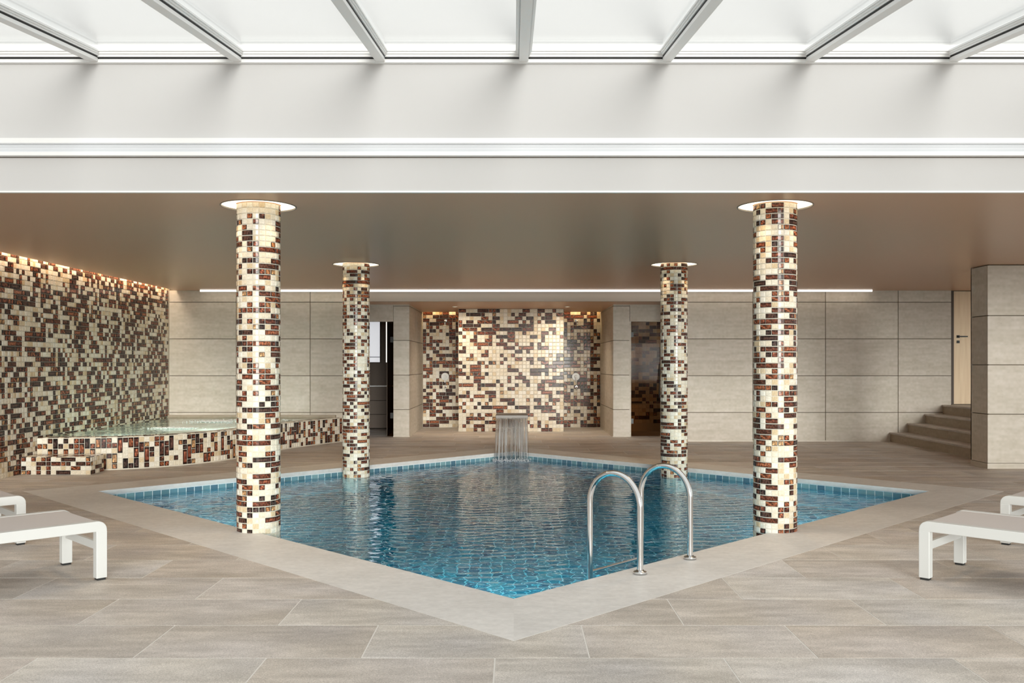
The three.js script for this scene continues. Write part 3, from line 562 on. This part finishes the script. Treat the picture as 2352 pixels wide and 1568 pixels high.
// ---------------------------------------------------------------- doors and the rooms seen through them
function handleBar(parent, x, y0, y1, d, mat = M.steel) { const t = new THREE.CylinderGeometry(0.009, 0.009, y1 - y0, 12); t.translate(x, (y0 + y1) / 2, -d + 0.045); const a = [y0 + 0.06, y1 - 0.06].map(y => { const c = new THREE.CylinderGeometry(0.007, 0.007, 0.045, 10); c.rotateX(Math.PI / 2); c.translate(x, y, -d + 0.022); return c; }); return part('handle', merge([t, ...a]), mat, parent); }
function buildDoors() {
  const w = struct('door_1', 'pale wooden door with black lever handle on the stair landing', 'door');
  part('leaf', box(7.452, 8.36, 0.632, CEIL - 0.006, BACK + 0.06, BACK + 0.1), M.wood, w);
  part('frame', merge([box(7.4, 7.45, 0.62, CEIL, BACK + 0.03, BACK + 0.12), box(8.362, 8.4, 0.62, CEIL, BACK + 0.03, BACK + 0.12)]), M.darkTimber, w);
  part('threshold', box(7.4, 8.4, 0.618, 0.632, BACK, BACK + 0.12), M.joint, w);
  const rose = new THREE.BoxGeometry(0.045, 0.045, 0.014); rose.translate(7.535, 1.775, -(BACK + 0.053));
  const neck = new THREE.CylinderGeometry(0.01, 0.01, 0.05, 10); neck.rotateX(Math.PI / 2); neck.translate(7.535, 1.775, -(BACK + 0.03));
  const lev = new THREE.BoxGeometry(0.15, 0.02, 0.014); lev.translate(7.6, 1.775, -(BACK + 0.01)); part('lever_handle', merge([rose, neck, lev]), M.blackMetal, w);
  const lock = new THREE.BoxGeometry(0.045, 0.045, 0.012); lock.translate(7.535, 1.685, -(BACK + 0.054)); part('lock_plate', lock, M.blackMetal, w);

  const dl = struct('door_2', 'bronze glass doorway strip with hinges at the open dark room', 'door');
  part('glass_strip', box(-2.285, -2.17, 0.01, 2.07, 16.35, 16.36), M.bronzeGlass, dl);
  part('strip_frame', box(-2.29, -2.284, 0.01, 2.07, 16.345, 16.365), M.brownPanel, dl);
  for (const y of [0.38, 1.75]) part('hinge', new THREE.BoxGeometry(0.055, 0.1, 0.03).translate(-2.2, y, -16.35), M.blackMetal, dl);
  part('leaf', box(-2.3, -2.29, 0.01, 2.06, 16.4, 17.1), M.bronzeGlass, dl);

  const dr = struct('door_3', 'closed bronze glass door with a vertical bar handle, mosaic behind it', 'door');
  part('jamb', box(2.085, 2.115, 0, 2.076, 16.32, 16.4), M.stones[1], dr);
  part('leaf', box(2.12, 2.79, 0.012, 2.07, 16.35, 16.36), M.bronzeGlass, dr);
  for (const y of [0.28, 1.84]) part('hinge', new THREE.BoxGeometry(0.05, 0.09, 0.03).translate(2.135, y, -16.345), M.blackMetal, dr);
  handleBar(dr, 2.62, 0.7, 1.31, 16.35, M.blackMetal);

  // dark room on the left
  const s = struct('wall_sauna', 'dark brown panelled room seen through the open doorway', 'room');
  part('back', box(-4.4, -2.1, 0, 2.5, 18.7, 18.8), M.brownPanel, s);
  part('side', box(-4.5, -4.4, 0, 2.5, 15.52, 18.8), M.brownPanel, s);
  part('near', box(-4.4, -2.82, 0, 2.5, 15.52, 15.6), M.brownPanel, s);
  part('inner_side', box(-2.14, -2.1, 0, 2.5, 16.46, 18.7), M.brownPanel, s);
  part('top', box(-4.4, -2.1, 2.45, 2.5, 15.6, 18.7), M.brownPanel, s);
  for (let k = 0; k < 3; k++) part('front_board', box(-4.4, -2.14, 0.02 + 0.28 * k, 0.29 + 0.28 * k, 18.3 - 0.0, 18.33), M.brownPanel, s);
  part('counter', box(-4.4, -2.14, 0.855, 0.875, 18.28, 18.7), M.whiteMetal, s);
  const p = thing('frosted_window', 'bright white panel glowing inside the dark room', 'window');
  part('frame', merge([box(-3.62, -2.76, 1.33, 1.35, 18.66, 18.69), box(-2.76, -2.735, 1.33, 2.25, 18.66, 18.69), box(-3.62, -2.76, 1.45, 1.462, 18.64, 18.66)]), M.darkTimber, p);
  part('glowing_window', box(-3.6, -2.76, 1.35, 2.25, 18.66, 18.68), M.panelGlow, p);
  areaLight('panel_lamp', lin(0.95, 0.97, 1.0), 0.5, 0.84, 0.88, V(-3.18, 1.8, 18.63), V(-3.18, 1.8, 16));
  const ls = thing('light_line', 'slim upright light line beside the bronze glass strip', 'light strip');
  part('glowing_strip', box(-2.306, -2.292, 1.34, 2.07, 16.345, 16.36), M.whiteGlow, ls);
  // mosaic steam room on the right
  const t = struct('wall_steam', 'dim mosaic steam room behind the closed bronze glass door', 'room');
  part('back', box(2.1, 4.4, 0, 2.5, 18.204, 18.3), M.mosaicGrout, t);
  mosaic(t, 16, 27, 0.0725, 0.0725, 0.005, 141, planeAt(V(2.22, 0.2, 18.204), X, Y, Z, 0.0725, 0.0725), { most: 0, dark: 0.42 });
  part('side', box(4.3, 4.4, 0, 2.5, 15.52, 18.2), M.brownPanel, t);
  part('near', box(2.82, 4.3, 0, 2.5, 15.52, 15.6), M.brownPanel, t);
  part('inner_side', box(2.075, 2.1, 0, 2.5, 16.46, 18.2), M.brownPanel, t);
  part('top', box(2.1, 4.3, 2.45, 2.5, 15.6, 18.2), M.brownPanel, t);
  const bn = thing('steam_bench', 'mosaic bench dimly seen through the bronze glass door', 'bench');
  part('bench_core', box(2.14, 4.3, 0, 0.52, 17.7, 18.19), M.mosaicGrout, bn);
  mosaic(bn, 14, 5, 0.0725, 0.0725, 0.005, 142, planeAt(V(2.22, 0.155, 17.7), X, Y, Z, 0.0725, 0.0725), { most: 0, dark: 0.25 });
  const lamp = thing('added_steam_lamp', 'small round lamp added out of view to light the steam room', 'lamp', V(3.5, 1.9, 17.0));
  part('glowing_bulb', new THREE.SphereGeometry(0.07, 20, 14), M.warmGlow, lamp);
  part('base_plate', new THREE.CylinderGeometry(0.03, 0.03, 0.56, 12).translate(0, 0.3, 0), M.steel, lamp);
  pointLight('added_steam_lamp_light', SOFT, 1.3, V(3.5, 1.9, 17.0), 3);  // lamp added out of view to light this room
}
buildDoors();

// ---------------------------------------------------------------- stairs
function buildStairs() {
  const g = struct('stairs', 'four stone steps with riser shade in their colour, rising to the landing beside the stone pier', 'stairs');
  const x = [6.35, 6.645, 6.94, 7.235];
  for (let k = 0; k < 4; k++) {
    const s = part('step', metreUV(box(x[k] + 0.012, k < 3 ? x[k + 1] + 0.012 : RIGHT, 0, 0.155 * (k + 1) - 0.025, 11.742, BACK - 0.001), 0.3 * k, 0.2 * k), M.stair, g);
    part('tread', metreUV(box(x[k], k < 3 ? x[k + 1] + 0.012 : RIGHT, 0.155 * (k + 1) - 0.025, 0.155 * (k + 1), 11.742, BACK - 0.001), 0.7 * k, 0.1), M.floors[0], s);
  }
}
buildStairs();

// ---------------------------------------------------------------- columns and their ring lights
function buildColumns() {
  const n = 22, P = 2 * Math.PI * COL_R / n, pv = 0.0428, top = CEIL + 0.004;
  COLS.forEach((c, k) => {
    const g = thing('mosaic_column', c.where, 'column', V(c.x, -POOL_DEPTH, c.d)); g.userData.kind = 'structure'; g.userData.group = 'mosaic columns';
    const rows = Math.floor((top + 0.22) / pv), h = top + POOL_DEPTH;
    const core = new THREE.CylinderGeometry(COL_R - 0.004, COL_R - 0.004, h, 44); core.translate(0, h / 2, 0); part('core', core, M.mosaicGrout, g);
    const base = g.position.clone(); const tmp = new THREE.Group(); tmp.position.copy(base);
    mosaic(g, n, rows + (k > 1 ? 0 : 0), P, pv, 0.0035, 151 + k, (u, v) => {
      const a = (u / n) * Math.PI * 2 + 0.13 * k, nn = new THREE.Vector3(Math.sin(a), 0, Math.cos(a)), tt = new THREE.Vector3(Math.cos(a), 0, -Math.sin(a));
      const y = top - rows * pv + v * pv; return { pos: new THREE.Vector3(base.x + nn.x * (COL_R - 0.006), y, base.z + nn.z * (COL_R - 0.006)), normal: nn, tangent: tt };
    }, { dark: 0.4, bend: COL_R - 0.006 });
    for (const o of g.children) if (o.name !== 'core') { if (o.name === 'tiles') o.geometry.translate(-base.x, -base.y, -base.z); else o.position.sub(base); }
    const r = thing('ring_light', ['warm glowing ceiling ring round the near column by the hot tub', 'warm glowing ceiling ring round the near column right of the ladder', 'small warm ceiling ring round the far column by the open doorway', 'small warm ceiling ring round the far column by the bronze glass door'][k], 'ring light', V(c.x, CEIL, c.d), 0, 'ceiling ring lights');
    part('diffuser', new THREE.LatheGeometry([[COL_R + 0.006, 0.008], [RING_R - 0.006, 0.008], [RING_R - 0.006, 0.016], [COL_R + 0.006, 0.016], [COL_R + 0.006, 0.008]].map(p => new THREE.Vector2(...p)), 64), M.warmGlow, r);
    part('rim', new THREE.LatheGeometry([[RING_R - 0.006, -0.004], [RING_R + 0.002, -0.004], [RING_R + 0.002, 0.002], [RING_R - 0.002, 0.02], [RING_R - 0.006, 0.02], [RING_R - 0.006, -0.004]].map(p => new THREE.Vector2(...p)), 64), M.satinSteel, r);
    for (let q = 0; q < 4; q++) { const a = q / 4 * Math.PI * 2 + 0.78; spotLight('ring_lamp', WARM, 1.6, V(c.x + 0.255 * Math.sin(a), CEIL - 0.006, c.d + 0.255 * Math.cos(a)), V(c.x + 1.5 * Math.sin(a), 0, c.d + 1.5 * Math.cos(a)), 1.05, 0.8, 0); }
  });
  const s = thing('light_line', 'long thin white light line in the ceiling along the back wall', 'light strip');
  part('glowing_strip', box(-5.248, 5.998, CEIL - 0.03, CEIL - 0.001, 15.14, 15.185), M.whiteGlow, s);
  areaLight('line_lamp', lin(1, 0.86, 0.68), 2.2, 11.2, 0.05, V(0.375, CEIL - 0.034, 15.16), V(0.375, 0, 15.16)).up.set(0, 0, 1);
}
buildColumns();

// ---------------------------------------------------------------- hot tub with its step
function buildTub() {
  const g = thing('hot_tub', 'raised curved hot tub clad in small mosaic beside the mosaic wall', 'hot tub');
  const HT = 0.415;
  const pts = [[LEFT + 0.008, 11.04], [-5.2, 11.1], [-4.72, 11.28], [-4.32, 11.62], [-4.0, 12.1], [-3.8, 12.65], [-3.65, 13.4], [-3.42, 14.15], [-3.15, 14.75], [-2.86, BACK - 0.008]];
  const curve = new THREE.CatmullRomCurve3(pts.map(p => V(p[0], 0, p[1])), false, 'centripetal'); curve.arcLengthDivisions = 400;
  const P = 0.062, L = curve.getLength(), n = Math.floor(L / P), rows = 6, pv = (HT - 0.03) / rows;
  const outer = curve.getSpacedPoints(60).map(p => [p.x, -p.z]);
  const inward = (k, t) => { const a = outer[Math.max(0, k - 1)], b = outer[Math.min(60, k + 1)], dx = b[0] - a[0], dd = b[1] - a[1], l = Math.hypot(dx, dd); return [Math.max(LEFT + 0.001, outer[k][0] - dd / l * t), Math.min(BACK - 0.001, outer[k][1] + dx / l * t)]; };
  const ring = []; for (let k = 0; k < 60; k++) ring.push(prism([outer[k], outer[k + 1], inward(k + 1, 0.16), inward(k, 0.16)], 0, HT - 0.012));
  part('shell', merge(ring), M.mosaicGrout, g);
  mosaic(g, n, rows, L / n, pv, 0.0045, 161, (u, v) => {
    const t = Math.min(0.9999, u / n), p = curve.getPointAt(t), q = curve.getTangentAt(t).normalize(), nn = new THREE.Vector3().crossVectors(q, Y).normalize();
    if (nn.z < -0.2 && nn.x < 0) nn.negate();
    return { pos: new THREE.Vector3(p.x, 0.012 + v * pv, p.z).addScaledVector(nn, -0.001), normal: nn, tangent: new THREE.Vector3().crossVectors(Y, nn).normalize() };
  }, { upright: true, dark: 0.46 });
  // rim pieces
  const rim = []; mosaicRim();
  function mosaicRim() {
    reseed(165);
    for (let k = 0; k < n; k++) for (let j = 0; j < 2; j++) {
      const t = (k + 0.5) / n, p = curve.getPointAt(t), q = curve.getTangentAt(t).normalize(), nn = new THREE.Vector3().crossVectors(q, Y).normalize();
      const pos = p.clone().addScaledVector(nn, -0.031 - j * 0.06).setY(HT - 0.013); const cell = rnd() < 0.35 ? 12 + Math.floor(rnd() * 12) : Math.floor(rnd() * 12);
      const m = new THREE.Matrix4().makeBasis(new THREE.Vector3().crossVectors(nn, Y).normalize().negate(), nn.clone().negate(), Y).setPosition(pos);
      rim.push(tileGeo(cell, L / n - 0.0045, 0.056).clone().applyMatrix4(m));
    }
  }
  part('rim_tiles', merge(rim), M.mosaic, g).userData.kind = 'stuff';
  // basin floor and back ledge
  const fan = []; for (let k = 0; k < 60; k++) { const a = inward(k, 0.15), b = inward(k + 1, 0.15); fan.push(prism([a, b, [LEFT, BACK]], 0.02, 0.09)); }
  part('basin_floor', merge(fan), M.palePlaster, g);
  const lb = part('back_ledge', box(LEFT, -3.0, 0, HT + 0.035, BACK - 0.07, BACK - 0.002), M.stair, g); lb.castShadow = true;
  // step
  const st = thing('tub_step', 'low mosaic clad step in front of the hot tub', 'step', V(-5.405, 0, 10.86));
  part('core', new THREE.BoxGeometry(0.82, 0.205, 0.34).translate(0, 0.1025, 0), M.mosaicGrout, st);
  const b0 = st.position; const before = st.children.length;
  mosaic(st, 14, 4, 0.82 / 14, 0.0515, 0.0045, 171, planeAt(V(-5.815, 0, 10.69), X, Y, Z, 0.82 / 14, 0.0515), { dark: 0.46 });
  mosaic(st, 14, 6, 0.82 / 14, 0.34 / 6, 0.0045, 172, planeAt(V(-5.815, 0.205, 10.69), X, Z.clone().negate(), Y, 0.82 / 14, 0.34 / 6), {});
  mosaic(st, 6, 4, 0.34 / 6, 0.0515, 0.0045, 173, planeAt(V(-4.995, 0, 10.69), Z.clone().negate(), Y, X, 0.34 / 6, 0.0515), {});
  st.children.slice(before).forEach(o => { if (o.name === 'tiles') o.geometry.translate(-b0.x, -b0.y, -b0.z); else o.position.sub(b0); });
  // water, level with the rim
  const wv = []; reseed(175); for (let k = 0; k < 14; k++) { const a = rnd() * 6.28, l = 0.12 + 0.5 * rnd(), kk = 6.283 / l; wv.push([Math.cos(a) * kk, Math.sin(a) * kk, 0.012 / kk, rnd() * 6.28]); }
  const N = 110, pos = [], nor = [], idx = [], M2 = 60;
  const C = [LEFT + 0.002, BACK - 0.072];
  for (let i = 0; i <= M2; i++) for (let j = 0; j <= N; j++) {
    const a = inward(i, 0.115), t = j / N, x = a[0] + (C[0] - a[0]) * t, d = Math.min(BACK - 0.072, a[1] + (C[1] - a[1]) * t); let h = 0, gx = 0, gd = 0;
    for (const [kx, kd, A, p] of wv) { const q = kx * x + kd * d + p; h += A * Math.sin(q); gx += A * kx * Math.cos(q); gd += A * kd * Math.cos(q); }
    const s = Math.min(1, t * 12); pos.push(x, HT - 0.004 + h * s, -d); const nn = new THREE.Vector3(-gx * s, 1, gd * s).normalize(); nor.push(nn.x, nn.y, nn.z);
  }
  for (let i = 0; i < M2; i++) for (let j = 0; j < N; j++) { const a = i * (N + 1) + j, b = a + 1, c = a + N + 1, e = c + 1; idx.push(a, c, e, a, e, b); }
  const wg = new THREE.BufferGeometry(); wg.setAttribute('position', new THREE.Float32BufferAttribute(pos, 3)); wg.setAttribute('normal', new THREE.Float32BufferAttribute(nor, 3)); wg.setIndex(idx);
  const base = []; for (let k = 0; k < 60; k++) base.push(prism([inward(k, 0.115), inward(k + 1, 0.115), C], 0.088, 0.089));
  const w = part('tub_water', merge([wg, base.length ? merge(base) : null].filter(Boolean).map(q => { q = q.index ? q.toNonIndexed() : q; q.deleteAttribute('uv'); return q; })), M.tubWater, scene); w.castShadow = false; tag(w, 'pale bubbling water level with the hot tub rim', 'water', null, 'stuff');
  for (const [x, d, word] of [[-5.0, 11.4, 'near end'], [-4.0, 12.7, 'curved side']]) { const l = thing('added_tub_lamp', `added unseen small underwater lamp at the ${word} of the hot tub`, 'tub lamp', V(x - 0.03, 0.26, d + 0.03), 0, 'added hot tub lamps'); part('glowing_lens', new THREE.CylinderGeometry(0.05, 0.05, 0.012, 20), M.whiteGlow, l); part('rim', new THREE.TorusGeometry(0.053, 0.008, 8, 20).rotateX(Math.PI / 2), M.steel, l); spotLight('added_tub_lamp_light', lin(0.9, 1.0, 0.94), 3.0, V(x, 0.235, d), V(-4.9, -0.2, 13.6), 1.4, 0.5, 2); }  // unseen lamps added to brighten the tub water
  // foam over the jets
  reseed(176); const fo = [];
  for (const [fx, fd, sx, sd, cnt] of [[-4.62, 14.1, 0.5, 0.34, 420], [-4.75, 12.6, 0.42, 0.14, 260], [-4.2, 14.5, 0.6, 0.25, 300]]) for (let k = 0; k < cnt; k++) {
    const a = rnd() * 6.28, r = rnd() * (0.4 + 0.9 * rnd()), q = 0.004 + 0.012 * rnd() * (1.3 - r); const s = new THREE.IcosahedronGeometry(q, 1); s.scale(1.6, 0.8, 1.2); s.translate(fx + Math.cos(a) * r * sx, HT + 0.001 + 0.012 * rnd() * (1.2 - r), -(fd + Math.sin(a) * r * sd)); fo.push(s);
  }
  const f = part('jet_foam', merge(fo), M.foam, scene); tag(f, 'white foam where the jets break the hot tub water', 'foam', null, 'stuff');
}
buildTub();

// ---------------------------------------------------------------- waterfall spout and its sheet of water
function buildFall() {
  const s = thing('waterfall_spout', 'flat brushed steel waterfall spout standing at the far pool corner', 'spout', V(-0.03, 0, 14.55));
  const top = 0.505, w = 0.255;
  part('blade', new RoundedBoxGeometry(2 * w, 0.055, 0.62, 3, 0.006).translate(0, top - 0.0275, 0.03), M.satinSteel, s);
  part('post', new THREE.BoxGeometry(0.4, top - 0.06, 0.05).translate(0, (top - 0.06) / 2, -0.2), M.satinSteel, s);
  part('foot_plate', new THREE.BoxGeometry(0.46, 0.012, 0.14).translate(0, 0.006, -0.2), M.satinSteel, s);
  // sheet: parabola from the lip to the water
  const d0 = 14.21, y0 = top - 0.04, d1 = 13.12, y1 = WATER_Y - 0.03;
  reseed(181); const ph = Array.from({ length: 9 }, () => [20 + 150 * rnd(), rnd() * 6.28, rnd()]);
  const N = 200, R = 40, pos = [], idx = [];
  const at = (u, t, side) => { const x = (u - 0.5) * 2 * (w - 0.015 + 0.012 * t); let r = 0; for (const [k, p, a] of ph) r += a * Math.sin(k * u * 2.2 + p + 1.2 * t * a); const th = 0.0045 + 0.0019 * r * (0.35 + 0.65 * t); const d = d0 + (d1 - d0) * t, y = y0 + (y1 - y0) * t * t; return [x - 0.03, y, -d + side * Math.max(0.0012, th)]; };
  for (const side of [1, -1]) for (let j = 0; j <= R; j++) for (let i = 0; i <= N; i++) pos.push(...at(i / N, j / R, side));
  const K = (N + 1) * (R + 1);
  for (const o of [0, K]) for (let j = 0; j < R; j++) for (let i = 0; i < N; i++) { const a = o + j * (N + 1) + i, b = a + 1, c = a + N + 1, e = c + 1; if (!o) idx.push(a, c, e, a, e, b); else idx.push(a, e, c, a, b, e); }
  for (let j = 0; j < R; j++) for (const i of [0, N]) { const a = j * (N + 1) + i, c = a + N + 1; if (i === 0) idx.push(a, a + K, c + K, a, c + K, c); else idx.push(a, c + K, a + K, a, c, c + K); }
  const g = new THREE.BufferGeometry(); g.setAttribute('position', new THREE.Float32BufferAttribute(pos, 3)); g.setIndex(idx); g.computeVertexNormals();
  const f = thing('waterfall', 'streaked sheet of water falling from the steel spout into the pool', 'waterfall'); f.userData.kind = 'stuff';
  part('sheet', g, M.fall, f);
  const st = []; for (let k = 0; k < 130; k++) {
    const u = rnd(), t0 = Math.max(0, rnd() * 0.8 - 0.15), t1 = Math.min(0.99, t0 + 0.2 + 0.6 * rnd()), c = []; for (let q = 0; q <= 8; q++) { const t = t0 + (t1 - t0) * q / 8, p = at(u, t, 1); c.push(new THREE.Vector3(p[0], p[1], p[2] + 0.002)); }
    st.push(new THREE.TubeGeometry(new THREE.CatmullRomCurve3(c), 12, 0.001 + 0.0017 * rnd(), 5));
  }
  part('streaks', merge(st), M.strand, f).userData.kind = 'stuff';
  reseed(183); const sp = []; for (let k = 0; k < 420; k++) { const q = 0.002 + 0.0045 * rnd(), e = new THREE.IcosahedronGeometry(q, 1); e.scale(1, 1.2, 1); e.translate((rnd() - 0.5) * 0.56 - 0.03, WATER_Y + 0.05 * rnd() * rnd(), -(13.15 + (rnd() + rnd() - 1) * 0.16)); sp.push(e); }
  part('splash', merge(sp), M.strand, f).userData.kind = 'stuff';
}
buildFall();

// ---------------------------------------------------------------- pool ladder
function buildLadder() {
  const g = thing('pool_ladder', 'polished steel pool ladder with two arched handrails at the pool edge', 'ladder', V(0.784, 0.003, 5.62));
  const along = new THREE.Vector3(0.394, 0, -0.43), inn = new THREE.Vector3(-0.7071, 0, -0.7071), R = 0.203, hTop = 0.625, r = 0.0195;
  for (const k of [0, 1]) {
    const o = along.clone().multiplyScalar(k);
    const P = (s, y) => o.clone().addScaledVector(inn, s).setY(y);
    class Hoop extends THREE.Curve { getPoint(t, tgt = new THREE.Vector3()) { const up = hTop - r - R, down = up + 0.95, arc = Math.PI * R, L = up + arc + down, s = t * L; if (s < up) return tgt.copy(P(0, s)); if (s < up + arc) { const a = (s - up) / R; return tgt.copy(P(R - R * Math.cos(a), up + R * Math.sin(a))); } return tgt.copy(P(2 * R, up - (s - up - arc))); } }
    const hr = part('handrail', new THREE.TubeGeometry(new Hoop(), 160, r, 20), M.steel, g);
    const fl = new THREE.LatheGeometry([[0, 0], [0.043, 0], [0.043, 0.012], [0.04, 0.016], [0.026, 0.018], [0.022, 0.026], [0, 0.026]].map(p => new THREE.Vector2(...p)), 32); fl.translate(o.x, 0, o.z); part('flange', fl, M.steel, hr);
  }
  const a0 = inn.clone().multiplyScalar(2 * R), a1 = a0.clone().add(along);
  const bar = new THREE.TubeGeometry(new THREE.LineCurve3(a0.clone().setY(-0.054), a1.clone().setY(-0.054)), 2, 0.0095, 12); part('cross_bar', bar, M.steel, g);
  for (const y of [-0.33, -0.58, -0.83]) { const len = along.length(), t = new RoundedBoxGeometry(len - 0.02, 0.025, 0.08, 2, 0.008); t.rotateY(Math.atan2(-along.z, along.x)); const m = a0.clone().add(a1).multiplyScalar(0.5); t.translate(m.x, y, m.z); part('tread', t, M.satinSteel, g); }
}
buildLadder();

// ---------------------------------------------------------------- sun loungers
function buildLoungers() {
  const L = 1.95, Wd = 0.635, h = 0.352, t = 0.054;
  function rail(z) {                                     // side rail with rounded corners turning down into the legs
    const s = new THREE.Shape(), r = 0.05, q = 0.006;
    s.moveTo(0, h - 0.09); s.lineTo(0, h - r); s.absarc(r, h - r, r, Math.PI, Math.PI / 2, true); s.lineTo(L - r, h); s.absarc(L - r, h - r, r, Math.PI / 2, 0, true); s.lineTo(L, h - 0.09); s.lineTo(L - t, h - 0.09); s.lineTo(L - t, h - t - q); s.lineTo(L - t - q, h - t); s.lineTo(t + q, h - t); s.lineTo(t, h - t - q); s.lineTo(t, h - 0.09); s.closePath();
    const g = new THREE.ExtrudeGeometry(s, { depth: t - 0.008, bevelEnabled: true, bevelSize: 0.004, bevelThickness: 0.004, bevelSegments: 2, curveSegments: 14 }); g.translate(0, 0, z - t / 2 + 0.004); return g;
  }
  function make() {
    const g = new THREE.Group();
    for (const s of [-1, 1]) {
      part('side_rail', rail(s * (Wd - t) / 2), M.lounger, g);
      for (const x of [t / 2, L - t / 2]) { const lg = part('leg', new RoundedBoxGeometry(t + 0.0092, h - 0.068, t + 0.0012, 2, 0.004).translate(x, 0.012 + (h - 0.068) / 2, s * (Wd - t) / 2), M.lounger, g); part('foot_cap', new THREE.BoxGeometry(t - 0.006, 0.014, t - 0.006).translate(x, 0.007, s * (Wd - t) / 2), M.rubber, lg); }
    }
    for (const x of [t / 2, L - t / 2]) part('stretcher', new RoundedBoxGeometry(0.026, 0.05, Wd - 2 * t + 0.004, 2, 0.004).translate(x, 0.2, 0), M.lounger, g);
    part('end_rail', new RoundedBoxGeometry(t, 0.04, Wd - 2 * t + 0.004, 2, 0.006).translate(0.075, h - 0.028, 0), M.lounger, g);
    part('end_rail', new RoundedBoxGeometry(t, 0.04, Wd - 2 * t + 0.004, 2, 0.006).translate(L - 0.075, h - 0.028, 0), M.lounger, g);
    part('seat_sling', new RoundedBoxGeometry(L * 0.62, 0.012, Wd - 2 * t + 0.002, 2, 0.004).translate(0.045 + L * 0.31, h - 0.004, 0), M.sling, g);
    part('back_sling', new RoundedBoxGeometry(L * 0.33, 0.012, Wd - 2 * t + 0.002, 2, 0.004).translate(0.05 + L * 0.63 + L * 0.165, h - 0.004, 0), M.sling, g);
    return g;
  }
  const proto = make();
  // local x runs from the pool end away from the pool; near corner leg centre and turn for each
  const spots = [
    [-2.71, 5.69, -1, 0, 'white lounger with taupe sling nearest the viewer on the left'],
    [-2.71 - 1.065, 5.69 + 1.065, -1, 0, 'white lounger on the left partly cut off behind the nearer one'],
    [2.70, 5.69, 1, 0, 'white lounger with taupe sling nearest the viewer on the right'],
    [2.70 + 1.065, 5.69 + 1.065, 1, 0, 'white lounger on the right partly cut off behind the nearer one'],
  ];
  spots.forEach(([x, d, s, , label], k) => {
    const o = k ? proto.clone() : proto; o.name = numbered('sun_lounger');
    o.position.copy(V(x + s * -0.019, 0, d + 0.019)); o.rotation.set(0, s < 0 ? -Math.PI * 0.75 : -Math.PI * 0.25, 0);
    tag(o, label, 'sun lounger', 'sun loungers beside the pool'); scene.add(o);
  });
}
buildLoungers();

renderer.render(scene, camera);
